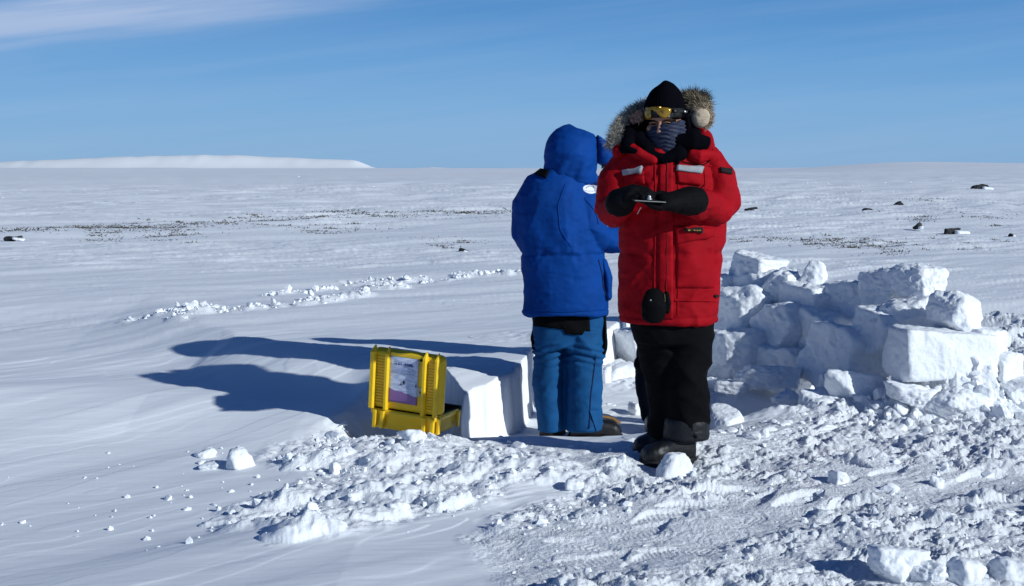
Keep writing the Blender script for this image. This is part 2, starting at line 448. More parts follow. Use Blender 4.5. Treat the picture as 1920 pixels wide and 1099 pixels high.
def seam(b, pts, name, m, parent, r=0.003, lift=0.0, step=4.0, squash=1.0):
    """a raised seam or cord lying on a surface, through pixel points"""
    q = []
    for i in range(len(pts) - 1):
        d = math.dist(pts[i], pts[i + 1]); k = max(1, int(d / step))
        for j in range(k): q.append((pts[i][0] + (pts[i + 1][0] - pts[i][0]) * j / k, pts[i][1] + (pts[i + 1][1] - pts[i][1]) * j / k))
    q.append(pts[-1]); w_ = []
    for x, y in q:
        p, n_ = hit(b, x, y)
        if p is not None: w_.append(p + n_ * lift)
    if len(w_) < 3: return None
    sm = [w_[0]] + [(w_[i - 1] + w_[i] * 2 + w_[i + 1]) / 4 for i in range(1, len(w_) - 1)] + [w_[-1]]
    g = Geo(); g.tube(sm, [r] * len(sm), 8)
    return g.out(name, m, parent)

# ------------------------------------------------------------------ snow ground
def poly_sd(x, y, poly):
    """signed distance, positive inside"""
    d = np.full(x.shape, 1e9); ins = np.zeros(x.shape, bool); n = len(poly)
    for i in range(n):
        ax, ay = poly[i]; bx, by = poly[(i + 1) % n]
        ex, ey = bx - ax, by - ay; wx, wy = x - ax, y - ay
        t = np.clip((wx * ex + wy * ey) / (ex * ex + ey * ey), 0, 1)
        d = np.minimum(d, (wx - ex * t) ** 2 + (wy - ey * t) ** 2)
        c = ((ay > y) != (by > y)) & (x < (bx - ax) * (y - ay) / (by - ay + 1e-12) + ax)
        ins ^= c
    d = np.sqrt(d)
    return np.where(ins, d, -d)
def line_d(x, y, pts):
    d = np.full(x.shape, 1e9)
    for i in range(len(pts) - 1):
        ax, ay = pts[i]; bx, by = pts[i + 1]; ex, ey = bx - ax, by - ay; wx, wy = x - ax, y - ay
        t = np.clip((wx * ex + wy * ey) / (ex * ex + ey * ey), 0, 1)
        d = np.minimum(d, (wx - ex * t) ** 2 + (wy - ey * t) ** 2)
    return np.sqrt(d)
def gp(pts, z=0.0): return [tuple(G(a, b, z)[:2]) for a, b in pts]
PIT = [(-1.0, 6.6), (-.93, 7.3), (-.72, 7.86), (-.37, 7.82), (-.31, 7.64), (-.275, 7.52), (-.045, 7.73), (.06, 7.98), (.10, 8.2), (.13, 8.7), (.22, 9.0), (.32, 9.4), (.7, 9.65), (1.0, 11), (4, 10.5), (7, 8.5), (7, 6), (-1.0, 6)]
FIELD = gp([(990, 1130), (900, 1010), (900, 985), (1010, 935), (1075, 885), (1010, 832), (1185, 838), (1330, 800), (1500, 782), (1700, 760), (1850, 720), (1800, 590)]) + [(5.0, 10.2), (7, 8), (5, 3.6), (0.2, 3.6)]
CLUMP = gp([(395, 945), (520, 905), (600, 880), (505, 868), (520, 822), (700, 804), (860, 822), (1010, 834), (1075, 885), (960, 925), (860, 950), (760, 980), (640, 1005), (530, 1012), (500, 975)])
STREAKP = gp([(860, 1010), (1010, 1000), (1080, 1050), (1060, 1099), (940, 1040)])
TRAILS = [gp([(250, 597), (330, 590), (380, 588)], .25), gp([(330, 605), (430, 592), (520, 585), (600, 571), (680, 558)], .25), gp([(500, 560), (600, 548), (650, 540)], .25), gp([(640, 532), (740, 526), (800, 530), (900, 521), (975, 517)], .25), gp([(700, 545), (760, 543)], .25)]
MOUNDS = []
for (px, py, rx_, ry_, h_, an) in ((560, 925, .26, .10, .07, 38), (640, 965, .22, .09, .06, 30), (700, 925, .24, .11, .055, 25), (800, 930, .13, .10, .06, 10), (835, 945, .11, .09, .065, -30),
        (590, 995, .16, .11, .085, 20), (690, 965, .18, .10, .06, 35), (640, 905, .22, .10, .05, 30), (740, 828, .16, .13, .022, 5), (680, 835, .18, .10, .022, 20), (780, 842, .13, .10, .022, -20),
        (760, 860, .25, .10, .04, 20), (915, 885, .20, .09, .06, 20), (990, 890, .16, .09, .04, 10), (870, 905, .16, .09, .05, 40), (470, 945, .20, .07, .045, 25), (600, 860, .20, .08, .035, 25),
        (540, 1000, .10, .09, .06, 0), (860, 865, .2, .1, .035, 30), (1060, 905, .16, .09, .03, 10)):
    q = G(px, py); MOUNDS.append((q.x, q.y, rx_, ry_, h_, math.radians(an)))
prints = []
_r = random.Random(3)
for k in range(46):
    px = _r.uniform(1080, 1900); py = _r.uniform(850, 1080)
    q = G(px, py); prints.append((q.x, q.y, _r.uniform(-0.6, 0.9) + (math.pi if _r.random() < .5 else 0), _r.uniform(.75, 1.1)))

def fields(x, y):
    wx = x + 0.10 * vn2(x * 3.1, y * 3.1, 41) + 0.04 * vn2(x * 9, y * 9, 42); wy = y + 0.12 * vn2(x * 3.1, y * 3.1, 43) + 0.05 * vn2(x * 9, y * 9, 44)
    near = (y > 3.2) & (y < 11.5) & (x > -3.5) & (x < 7.5)
    f = np.zeros_like(x); c = np.zeros_like(x)
    if near.any():
        X, Y = wx[near], wy[near]
        f[near] = sst(-.10, .14, poly_sd(X, Y, FIELD)) ; f[near] = np.maximum(f[near], 0.8 * sst(-.08, .06, poly_sd(X, Y, STREAKP)))
        c[near] = sst(-.05, .09, poly_sd(X, Y, CLUMP))
    t = np.zeros_like(x)
    tr = (y > 9.5) & (y < 18) & (x > -4) & (x < 1.5)
    if tr.any():
        X, Y = wx[tr], wy[tr]; d = np.full(X.shape, 9.)
        for L in TRAILS: d = np.minimum(d, line_d(X, Y, L))
        t[tr] = sst(.17, .03, d)
    return f, c, t

def height(x, y, det=None):
    x = np.asarray(x, float); y = np.asarray(y, float); r = np.hypot(x, y)
    if det is None: det = np.zeros_like(x)
    # plateau of untouched snow, behind and left
    rightness = sst(0.6, 1.6, x)
    y0 = 6.9 * (1 - rightness) + 9.3 * rightness; y1 = 7.95 * (1 - rightness) + 12.5 * rightness
    lx = [-8, -3.2, -2.1, -1.7, -1.15, -.55]
    y0 = y0 + np.interp(x, lx, [.5, 1.0, 1.35, 1.12, .68, 0]); y1 = y1 + np.interp(x, lx, [9, 4.4, 1.75, 1.1, .65, 0])
    tt = np.clip((y - y0) / (y1 - y0), 0, 1)
    z = 0.27 * tt * tt * (3 - 2 * tt)
    # on the left the edge of the drift is a low step
    xw = x + .10 * vn2(x * 1.3, y * 1.3, 12)
    lo = np.interp(xw, [-8, -3.2, -2.1, -1.65, -1.15, -.7], [1.0, .9, .75, .35, 0, -.25]); lw = np.interp(xw, [-8, -3.2, -2.5, -2.0, -1.15], [7, 4.0, 2.2, 1.15, .92])
    zb = 0.10 * sst(6.9 + .5 * np.maximum(lo, 0), 7.8 + .5 * np.maximum(lo, 0), y) + 0.17 * sst(0, 1, (y - (7.78 + lo)) / lw)
    lk = sst(-.62, -1.0, x); z = z * (1 - lk) + zb * lk
    near = (y > 5.5) & (y < 12.0) & (x > -2) & (x < 8)
    if near.any():
        X, Y = x[near], y[near]
        sd = poly_sd(X + 0.022 * vn2(X * 9, Y * 9, 5) + 0.008 * vn2(X * 30, Y * 30, 6), Y + 0.022 * vn2(X * 9, Y * 9, 7) + .008 * vn2(X * 30, Y * 30, 8), PIT)
        wd = np.where(X < -.62, 0.16, 0.018) + 0.1 * sst(.75, 1.2, X)
        k = sst(-wd, wd, sd)
        zz = z[near]; fl = -0.085 * sst(7.2, 7.5, Y) * sst(1.6, 1.0, X) - 0.13 * sst(7.75, 8.1, Y) * sst(.9, 1.4, X) * sst(2.7, 2.2, X)
        z[near] = zz * (1 - k) + fl * k
    # left foreground dips and swells
    z = z + 0.035 * vn2(x * .45, y * .45, 11) * sst(2, 6, r) * sst(400, 60, r)
    z = z - 0.055 * np.clip(-(x + .6), 0, 4) * sst(8.2, 6.2, y)
    z = z + 0.008 * np.exp(-(((x - .8) / .9) ** 2 + ((y - 6.5) / .45) ** 2))
    # sastrugi, running away to the right
    a = R(38); ca, sa = math.cos(a), math.sin(a)
    X = x * ca + y * sa; Y = -x * sa + y * ca
    smooth = 1.0
    n1 = vn2(X * .42, Y * 2.1, 21); n2 = vn2(X * 1.1 + 3, Y * 5.2, 22); n3 = vn2(X * 2.6, Y * 13, 23)
    n4 = vn2(X * .9 + 7, Y * 3.2, 24)
    patchy = sst(-.3, .5, vn2(x * .35, y * .35, 25))
    fine = sst(110, 45, r)
    z = z + 0.017 * n1 * sst(140, 50, r) + (0.0065 * n2 + 0.0030 * n3) * fine * (.4 + .8 * patchy) * (1 + r / 30)
    sc = np.clip(n4 * 3.0 - 1.0, 0, 1)          # crust lips
    z = z + 0.011 * sc * fine * patchy * (1 + r / 30)
    # crust terraces with crisp little edges
    q = n1 * 1.25 + n4 * .55 + .12 * vn2(x * 5, y * 5, 28); q2 = q * 2.0; fr = q2 - np.floor(q2)
    z = z + 0.0085 * (np.floor(q2) + sst(.0, .09, fr) * .75 + .25 * fr - q2 * .55) * fine * (.25 + .75 * patchy)
    q2 = (n2 * .9 + .25 * n3 + .5 * vn2(x * 1.1, y * 1.1, 29)) * 1.8; fr = q2 - np.floor(q2)
    z = z + 0.0034 * (np.floor(q2) + sst(.0, .10, fr) - q2 * .7) * fine * (.15 + .85 * sst(-.1, .5, vn2(x * .7, y * .7, 30)))
    n5 = vn2(X * 1.7 + 2, Y * 7.5, 26); n6 = vn2(X * 3.6, Y * 15, 27)
    z = z + (0.010 * np.clip(n5 * 3 - 1.1, 0, 1) + 0.006 * np.clip(n6 * 3 - 1.0, 0, 1)) * sst(8, 13, r) * fine * (.3 + patchy)
    # broader drifts farther out
    far = sst(12, 35, r)
    z = z + far * (0.07 * vn2(X * .10, Y * .28, 31) * sst(500, 120, r) + 0.035 * vn2(X * .3, Y * .9, 32) * sst(180, 60, r))
    mid = sst(25, 60, r) * sst(2500, 500, r)
    z = z + mid * (0.30 * vn2(x * .018, y * .035, 33) + 0.12 * vn2(x * .06, y * .12, 34))
    z = z + sst(14, 40, r) * sst(260, 110, r) * (0.045 * vn2(X * .45, Y * .9, 36) + .02 * vn2(X * 1.1, Y * 2.2, 37) * sst(110, 50, r))
    vf = sst(150, 600, r)
    z = z + vf * (2.0 * vn2(x * .0030, y * .0032, 35) + .7 * vn2(x * .012, y * .012, 38) - 1.0) * sst(5000, 2500, r)
    # ground rises gently far off on the right
    z = z + (3.0 + .5 * vn2(x * .02, y * .01, 39)) * sst(0.12, 0.30, x / np.maximum(y, 1)) * sst(60, 520, y)
    f, c, t = fields(x, y)
    if (f > 0).any():
        s = f > 0; X, Y = x[s], y[s]
        b1 = vn2(X * 3.6, Y * 3.6, 51); b2 = vn2(X * 8.5, Y * 8.5, 52); b3 = vn2(X * 19, Y * 19, 53); b4 = vn2(X * 42, Y * 42, 54); b5 = vn2(X * 85, Y * 85, 55)
        gate = .16 + 1.0 * sst(-.22, .38, vn2(X * 1.7, Y * 1.9, 56) + .5 * vn2(X * 4.3, Y * 4.3, 57)); strong = 1 + .4 * sst(2.0, 3.4, X)
        rub = 0.022 * b1 + (0.020 * np.abs(b2) * 1.6 + 0.0115 * b3 + 0.0066 * b4 + 0.0030 * b5) * gate * strong
        # broken plates: small terraces
        tq = b2 * 2.2 + b1; tz = tq * 1.8; fr = tz - np.floor(tz); rub = rub + 0.010 * (np.floor(tz) + sst(0, .15, fr) - tz) * (.35 + .65 * gate)
        fp = np.zeros_like(X)
        for (qx, qy, an, sc_) in prints:
            dx, dy = X - qx, Y - qy; m_ = (np.abs(dx) < .3) & (np.abs(dy) < .3)
            if not m_.any(): continue
            c_, s_ = math.cos(an), math.sin(an); U = (dx[m_] * c_ + dy[m_] * s_) / sc_; V_ = (-dx[m_] * s_ + dy[m_] * c_) / sc_
            wdt = .048 + .012 * np.cos(U * 18)
            e = (U / .15) ** 2 + (V_ / wdt) ** 2
            k_ = sst(1.25, .8, e); tread = .55 * np.sin((U + np.abs(V_) * .55) * 2 * math.pi / .026)
            fp[m_] = np.maximum(fp[m_], k_)
            rub[m_] = rub[m_] * (1 - .85 * k_) + k_ * (-0.009 + 0.0034 * tread)
        z[s] += f[s] * rub
    if (c > 0).any():
        s = c > 0; X, Y = x[s], y[s]
        b1 = vn2(X * 3.3, Y * 4.2, 61); b2 = vn2(X * 8, Y * 9, 62); b3 = vn2(X * 18, Y * 18, 63); b4 = vn2(X * 40, Y * 40, 64); b0 = vn2(X * 1.7, Y * 2.3, 66)
        lump = np.clip(b1 + .35 + .4 * b0, 0, 1.2) ** .8
        rub = 0.034 * lump * (1 - .25 * np.abs(b2)) + 0.020 * np.abs(b2) * (.3 + .7 * sst(-.2, .3, b0)) + 0.010 * b3 + 0.0065 * b4 - .012
        rub = rub - 0.05 * np.clip(vn2(X * 5.5, Y * 5.5, 65) - .45, 0, 1)
        z[s] += c[s] * rub
    near = (y > 5) & (y < 8) & (x > -2) & (x < 1.2)
    if near.any():
        X, Y = x[near], y[near]; mz = np.zeros_like(X)
        X = X + .04 * vn2(X * 6, Y * 6, 67) + .018 * vn2(X * 16, Y * 16, 68); Y = Y + .04 * vn2(X * 6, Y * 6, 69) + .018 * vn2(X * 16, Y * 16, 70)
        for (qx, qy, rx_, ry_, h_, an) in MOUNDS:
            c_, s_ = math.cos(an), math.sin(an); dx, dy = X - qx, Y - qy
            U = (dx * c_ + dy * s_) / rx_; V_ = (-dx * s_ + dy * c_) / ry_
            e = U * U + V_ * V_
            mz = np.maximum(mz, h_ * .6 * np.clip(1 - e ** 1.5, 0, 1) ** .6)
        z[near] += mz * (1 + .35 * vn2(X * 9, Y * 9, 75) + .22 * vn2(X * 24, Y * 24, 76)) + (mz > .004) * (.004 * vn2(X * 50, Y * 50, 77))
    if (t > 0).any():
        s = t > 0; X, Y = x[s], y[s]
        z[s] += t[s] * (0.012 + 0.030 * vn2(X * 5, Y * 5, 71) + 0.022 * vn2(X * 12, Y * 12, 72) + 0.012 * vn2(X * 26, Y * 26, 73))
    # loose mound that carries the block wall
    mx = np.zeros_like(x)
    for cx_, cy_, rx_, ry_, h_ in ((2.48, 7.78, .44, .20, .25), (1.75, 7.85, .4, .14, .08), (1.15, 9.3, 1.0, .3, .06), (2.85, 8.0, .32, .35, .20), (.5, 9.4, .4, .3, .05)):
        e = ((x - cx_) / rx_) ** 2 + ((y - cy_) / ry_) ** 2; mx = np.maximum(mx, h_ * np.exp(-e * 1.3))
    s = mx > .004
    if s.any():
        z[s] += mx[s] * (1 + .40 * vn2(x[s] * 6, y[s] * 6, 81) + .34 * vn2(x[s] * 14, y[s] * 14, 82) + .2 * vn2(x[s] * 30, y[s] * 30, 83))
    # scrape trench along the foot of the cut
    return z

ang_d = np.linspace(-24.5, 24.5, 1250)
wr = np.concatenate([[0], np.cumsum(np.linspace(.06, 6, 90))]); wr = wr / wr[-1] * (180 - 24.5)
ang = np.concatenate([-(24.5 + wr[1:])[::-1], ang_d, (24.5 + wr[1:])])
rad = np.concatenate([np.geomspace(.25, 4.3, 60)[:-1], np.arange(4.3, 9.9, 0.0085), np.geomspace(9.9, 120, 520), np.geomspace(122, 9000, 200)])
A_, R_ = np.meshgrid(np.radians(ang), rad)
gx = np.sin(A_) * R_; gy = np.cos(A_) * R_
shape = gx.shape
fx, fy = gx.ravel(), gy.ravel()
gz = height(fx, fy)
ff, cc, tt_ = fields(fx, fy)
roughv = np.clip(0.05 + .75 * ff + .65 * cc + .6 * tt_, 0, 1)
nr_, nc_ = shape
idx = np.arange(nr_ * nc_).reshape(shape)
quads = np.stack([idx[:-1, :-1], idx[:-1, 1:], idx[1:, 1:], idx[1:, :-1]], -1).reshape(-1, 4)[:, ::-1]
me = mesh_np('snow_ground', np.stack([fx, fy, gz], 1), np.ascontiguousarray(quads), M_snow)
at = me.attributes.new('rough', 'FLOAT', 'POINT'); at.data.foreach_set('value', roughv.astype(np.float32))
ground = tag(link('snow_ground', me), kind='structure')
def hz(x, y): return float(height(np.array([x]), np.array([y]))[0])

# ------------------------------------------------------------------ far hills
def hill(name, prof, D, depth, base=-6.0):
    """prof: (px, py) crest; a real ridge with front and back slope"""
    xs = np.array([p[0] for p in prof], float); ys = np.array([p[1] for p in prof], float)
    n = 160; u_ = np.linspace(xs[0], xs[-1], n); cr = np.interp(u_, xs, ys)
    rows = 26; V = []
    for j in range(rows):
        t = j / (rows - 1); prof_h = math.sin(math.pi * min(1, t * 1.0)) ** 2.2 if t <= .5 else math.cos(math.pi * (t - .5)) ** 1.2
        for i in range(n):
            Y = D + depth * (t - .5)
            X = (u_[i] - 960) / F * D
            top = P(u_[i], cr[i], D).z
            z = base + (top - base) * prof_h
            V.append((X, Y, z))
    V = np.array(V); V[:, 2] += (V[:, 2] - base) * .03 * vn2(V[:, 0] / 90, V[:, 1] / 260, 91) + 1.2 * vn2(V[:, 0] / 40, V[:, 1] / 160, 92) * np.clip((V[:, 2] - base) / 20, 0, 1)
    ix = np.arange(rows * n).reshape(rows, n)
    q = np.stack([ix[:-1, :-1], ix[:-1, 1:], ix[1:, 1:], ix[1:, :-1]], -1).reshape(-1, 4)
    return tag(link(name, mesh_np(name, V, q, M_hill)), kind='structure')
hill('snow_hill', [(-500, 322), (-200, 308), (0, 304), (120, 299), (250, 294), (380, 290.5), (470, 292), (560, 296), (640, 299.5), (668, 301), (684, 307), (700, 314), (760, 322)], 5200, 420)
hill('snow_hill', [(700, 321), (760, 316), (810, 313.5), (860, 316), (960, 319), (1010, 322)], 6800, 500)
hill('snow_hill', [(1200, 322), (1290, 317), (1390, 316), (1440, 320), (1500, 326)], 3000, 300)

# ------------------------------------------------------------------ snow blocks and chunks
def ico(sub):
    bm = bmesh.new(); bmesh.ops.create_icosphere(bm, subdivisions=sub, radius=1.0)
    V = np.array([v_.co[:] for v_ in bm.verts]); Fc = np.array([[q.index for q in f.verts] for f in bm.faces]); bm.free(); return V, Fc
ICO = {s: ico(s) for s in (1, 2, 3, 4, 5)}
def block_mesh(name, dims, seed, sub=5, chips=12, sharp=34.0, rough=1.5, taper=0.0, tumble=0.09):
    r = np.random.default_rng(seed); V, Fc = ICO[sub]
    h = np.array(dims) / 2; hm = h.max()
    N = [(1, 0, 0), (-1, 0, 0), (0, 1, 0), (0, -1, 0), (0, 0, 1), (0, 0, -1)]; off = [h[0], h[0], h[1], h[1], h[2], h[2]]
    N = [np.array(n_, float) + r.normal(0, tumble, 3) for n_ in N]
    if taper:
        for i in range(4): N[i][2] += taper
    N = [n_ / np.linalg.norm(n_) for n_ in N]
    for k in range(chips):
        d = r.normal(0, 1, 3); d /= np.linalg.norm(d); sup = (np.abs(d) * h).sum()
        N.append(d); off.append(sup * r.uniform(.60, .90))
    N = np.array(N); off = np.array(off)
    # directions spread so that flat blocks keep an even mesh
    dirs = V * h; dirs /= np.linalg.norm(dirs, axis=1)[:, None]
    k = np.clip(dirs @ N.T, 1e-4, None) / off
    rad_ = 1.0 / (np.power(np.power(k, sharp).sum(1), 1 / sharp))
    Q = dirs * rad_[:, None]
    s = 1 / hm
    nz_ = vn3(Q[:, 0] * s * 1.6 + seed, Q[:, 1] * s * 1.6, Q[:, 2] * s * 1.6, seed % 97)
    nz2 = vn3(Q[:, 0] * s * 4.5, Q[:, 1] * s * 4.5 + seed, Q[:, 2] * s * 4.5, seed % 89)
    q3 = np.abs(vn3(Q[:, 0] * s * 9, Q[:, 1] * s * 9, Q[:, 2] * s * 9 + seed, seed % 83))
    q5 = vn3(Q[:, 0] * s * 19, Q[:, 1] * s * 19, Q[:, 2] * s * 19 + seed, seed % 71)
    q4 = vn3(Q[:, 0] * 60, Q[:, 1] * 60, Q[:, 2] * 60, seed % 79)
    Q = Q + dirs * (hm * rough * (0.045 * nz_ + 0.030 * nz2 - 0.040 * q3 + .018 * q5) + 0.0025 * q4 * rough)[:, None]
    return mesh_np(name, Q, Fc, M_block, True)
_bs = [100]
def block(name, px, py, Y, dims, label, yaw=0, tx=0, ty=0, seed=None, group='cut snow blocks of the windbreak wall', cat='snow block', **k):
    _bs[0] += 1
    if name == 'snow_chunk': k.setdefault('tumble', .3); k.setdefault('sharp', 18.0); k.setdefault('chips', 15)
    if -53 <= yaw <= -35: yaw -= 14
    me = block_mesh(name, dims, seed or _bs[0], **k); o = link(name, me)
    o.location = P(px, py, Y); o.rotation_euler = (R(tx), R(ty), R(yaw))
    return tag(o, label, cat, group)

B = 'snow_block'
# the curved wall, far end first
block(B, 1195, 660, 9.9, (.30, .30, .34), 'shaded upright snow block between the blue and red coats, farthest left of the wall', -60, seed=1)
block(B, 1150, 712, 9.6, (.42, .32, .26), 'low shaded snow block right behind the blue trousers, lying under the leftmost upright one', -62, seed=2)
block(B, 1136, 703, 9.25, (.07, .06, .12), 'small white pointed chunk glowing in the sun just right of the blue trousers', 35, sub=4, seed=3)
block(B, 1225, 735, 9.5, (.5, .34, .30), 'shaded snow block hidden mostly by the black trousers', -62, seed=4)
block(B, 1290, 640, 9.75, (.40, .34, .42), 'shaded snow block directly behind the legs of the red coated person', -20, seed=5)
block(B, 1352, 540, 9.8, (.22, .2, .20), 'white edged snow piece peeking out beside the hem of the red coat', -35, sub=4, seed=61)
block(B, 1385, 580, 9.5, (0.507, 0.331, 0.331), 'large shaded block with flat top just right of the red coat hem', -42, seed=6)
block(B, 1375, 662, 9.3, (0.465, 0.349, 0.329), 'shaded block right of the black trousers, under the flat topped one', -38, seed=7)
block(B, 1412, 502, 9.75, (.36, .30, .20), 'topmost round cornered block at the left end of the heap, half shaded and half sunlit', -38, 4, 6, seed=8, chips=9)
block(B, 1440, 706, 8.7, (0.397, 0.237, 0.132), 'low crumbling block with pink lit tops lying on the shaded floor of the pit', -20, seed=9, rough=1.6)
block(B, 1372, 726, 8.7, (0.213, 0.135, 0.077), 'thin low slab with lit rim on the shaded pit floor beside the black trousers', -10, seed=10, sub=4)
block(B, 1470, 540, 9.4, (0.274, 0.274, 0.235), 'sunlit block tucked under the topmost one on its right', -30, 8, 0, seed=11)
block(B, 1470, 615, 9.25, (0.484, 0.349, 0.329), 'broad shaded block in the middle of the heap below the sunlit one', -45, seed=12)
block(B, 1482, 690, 9.1, (0.484, 0.349, 0.290), 'shaded block at the foot of the middle of the heap', -40, seed=13)
block(B, 1527, 518, 9.3, (0.147, 0.137, 0.196), 'small white spike of snow standing up in the gap of the wall', -20, 0, 8, seed=14, sub=4, taper=.35)
block(B, 1532, 562, 9.1, (0.204, 0.195, 0.165), 'tilted block with grey top and bright crumbly front below the white spike', -30, 20, 12, seed=15, rough=1.4)
block(B, 1555, 625, 9.0, (0.348, 0.329, 0.329), 'dark block right of centre with a thin sunlit rim on its shoulder', -48, seed=16)
block(B, 1585, 660, 8.6, (0.583, 0.357, 0.395), 'largest shaded block leaning in the middle of the hollow', -52, 0, 6, seed=17)
block(B, 1660, 535, 8.7, (0.368, 0.295, 0.239), 'shaded block with a small sunlit notch on top, left of the round bright one', -48, seed=18)
block(B, 1612, 572, 9.0, (0.495, 0.324, 0.324), 'long shaded block sloping down left of the heap of the right end', -42, 0, -8, seed=19)
block(B, 1722, 530, 8.5, (0.247, 0.274, 0.210), 'bright rounded block on top of the right end of the wall', 28, 0, 4, seed=20, chips=10)
block(B, 1700, 590, 8.35, (0.417, 0.309, 0.182), 'shaded slab with white lit corner between round block and big front one', -35, 6, 0, seed=21)
block(B, 1652, 622, 8.4, (0.367, 0.313, 0.275), 'shaded block behind the left end of the big front block', -40, seed=22)
block(B, 1795, 588, 8.0, (0.295, 0.232, 0.251), 'wedge shaped block with grey left face sitting on the big front block', 38, 0, 14, seed=23, taper=.18)
block(B, 1755, 664, 7.86, (0.575, 0.323, 0.292), 'biggest clean cut block at the front right, with white front and grey left end', 20, 0, 1.5, seed=24, chips=3, rough=.7, sharp=45)
block(B, 1836, 655, 7.95, (0.252, 0.269, 0.252), 'white block joined to the right end of the biggest one', 35, 0, 0, seed=25, chips=6)
block(B, 1880, 690, 7.9, (0.198, 0.180, 0.198), 'cracked white block at the far right foot of the wall', 30, 0, 10, seed=26)
block(B, 1530, 590, 9.2, (.44, .34, .44), 'dark upright block filling the dip under the white spike', -44, seed=28)
block(B, 1430, 560, 9.7, (.50, .34, .40), 'shaded block behind the topmost one, level with its foot', -44, seed=29)
block(B, 1590, 610, 9.2, (.44, .36, .44), 'tall shaded block set back in the right half of the hollow', -46, seed=30)
block(B, 1905, 735, 7.75, (0.219, 0.182, 0.128), 'low white chunk at the right edge of the heap', 20, seed=27)
# pieces lying before the wall
g1 = 'loose chunks lying before the wall'
block('snow_chunk', 1552, 719, 8.1, (0.090, 0.085, 0.142), 'white egg shaped chunk balanced upright in front of the shaded hollow', 30, seed=31, sub=4, group=g1, cat='snow chunk', chips=12)
block('snow_chunk', 1608, 738, 7.95, (0.257, 0.229, 0.229), 'peaked chunk with grey left flank and bright right edge before the hollow', 38, 0, -12, seed=32, group=g1, cat='snow chunk', taper=.3)
block('snow_chunk', 1595, 710, 8.3, (0.097, 0.097, 0.116), 'small half shaded piece behind the peaked chunk', 10, seed=33, sub=4, group=g1, cat='snow chunk')
block('snow_chunk', 1540, 760, 7.9, (0.269, 0.192, 0.134), 'smooth grey wedge lying left of the peaked chunk', 30, 0, 0, seed=34, group=g1, cat='snow chunk', taper=.2)
block('snow_chunk', 1480, 750, 8.15, (0.212, 0.174, 0.096), 'shaded flat chunk with bright streaks left of the grey wedge', -20, seed=35, group=g1, cat='snow chunk', rough=1.8)
block('snow_chunk', 1362, 796, 7.75, (.20, .20, .15), 'bright chunk with grey slanted top right beside the black boots', 24, 0, 0, seed=36, group=g1, cat='snow chunk', rough=.8)
block('snow_chunk', 1450, 790, 7.9, (.12, .1, .05), 'flat white chunk between the boots and the grey wedge', 10, seed=37, sub=4, group=g1, cat='snow chunk')
block('snow_chunk', 1512, 785, 8.0, (.14, .09, .06), 'rounded white lump just below the grey wedge', 25, seed=38, sub=4, group=g1, cat='snow chunk')
block('snow_chunk', 1655, 770, 7.75, (0.189, 0.170, 0.094), 'white broken chunk below the left end of the biggest block', 30, seed=39, group=g1, cat='snow chunk')
block('snow_chunk', 1720, 745, 7.66, (0.238, 0.165, 0.110), 'white rubble chunk under the middle of the biggest block', 10, seed=40, group=g1, cat='snow chunk', rough=1.5)
block('snow_chunk', 1800, 752, 7.62, (0.275, 0.184, 0.147), 'white rubble chunk under the right half of the biggest block', 35, seed=41, group=g1, cat='snow chunk', rough=1.5)
block('snow_chunk', 1868, 815, 7.45, (.17, .17, .13), 'rounded chunk near the right edge throwing a dark shadow to its left', 10, seed=42, group=g1, cat='snow chunk')
block('snow_chunk', 1806, 798, 7.6, (.065, .06, .06), 'small white lump left of the rounded chunk near the right edge', 0, seed=43, sub=4, group=g1, cat='snow chunk')
block('snow_chunk', 1740, 818, 7.4, (.055, .05, .04), 'small white pebble of snow alone below the biggest block', 0, seed=44, sub=4, group=g1, cat='snow chunk')
block('snow_chunk', 1190, 765, 8.4, (.11, .08, .07), 'curved white piece between the two pairs of legs', 40, 0, 30, seed=45, sub=4, group=g1, cat='snow chunk')
block('snow_chunk', 1140, 763, 8.6, (.12, .08, .035), 'thin white flake on the shaded floor behind the blue trousers', 40, 0, 0, seed=46, sub=4, group=g1, cat='snow chunk')
g2 = 'single chunks scattered in the foreground'
def chunk(px, py, dims, label, yaw=0, ty=0, seed=1, sub=4, **k):
    q = G(px, py, 0.0); z = hz(q.x, q.y)
    q = G(px, py, z)
    k.setdefault('tumble', .35); k.setdefault('sharp', 16.0); k.setdefault('chips', 16)
    me = block_mesh('snow_chunk', dims, seed, sub=sub, **k); o = link('snow_chunk', me)
    o.location = (q.x, q.y + dims[1] * .3, hz(q.x, q.y + dims[1] * .3) + dims[2] * .30); o.rotation_euler = (0, R(ty), R(yaw)); tag(o, label, 'snow chunk', g2)
    return o
chunk(1268, 893, (.14, .11, .125), 'half round chunk right in front of the black boots', 20, 0, 79, taper=.55, sharp=12.0, rough=1.2, chips=6, tumble=.15)
chunk(445, 882, (.13, .09, .12), 'upright jagged chunk on the smooth snow left of the rubble, with a dark shadow', 25, 0, 52, taper=.3)
chunk(385, 862, (.11, .07, .05), 'tilted flake left of the upright jagged chunk', 25, -20, 53, taper=.3)
chunk(395, 884, (.10, .07, .035), 'flat piece just below the tilted flake', 10, 0, 54)
chunk(745, 958, (.085, .06, .035), 'lone oval lump below the middle of the rubble', 0, 0, 55)
chunk(1078, 912, (.09, .07, .06), 'peaked white lump left of and below the black boots', 10, 0, 56, taper=.3)
chunk(1685, 1072, (.20, .17, .12), 'largest foreground chunk at the bottom right, casting a long dark shadow', 28, 0, 57, sub=5)
chunk(1750, 1090, (.13, .11, .06), 'crumbling chunk right of the largest foreground one', 10, 0, 58, sub=5, rough=1.7)
chunk(1812, 1097, (.13, .12, .10), 'pointed chunk cut off by the bottom edge', 30, 0, 59, taper=.3)
chunk(1905, 1088, (.13, .12, .07), 'chunk in the bottom right corner', 10, 0, 60)
chunk(1575, 898, (.08, .07, .06), 'small bright chunk in the middle of the trampled field with a wedge of shadow', 10, 0, 61)
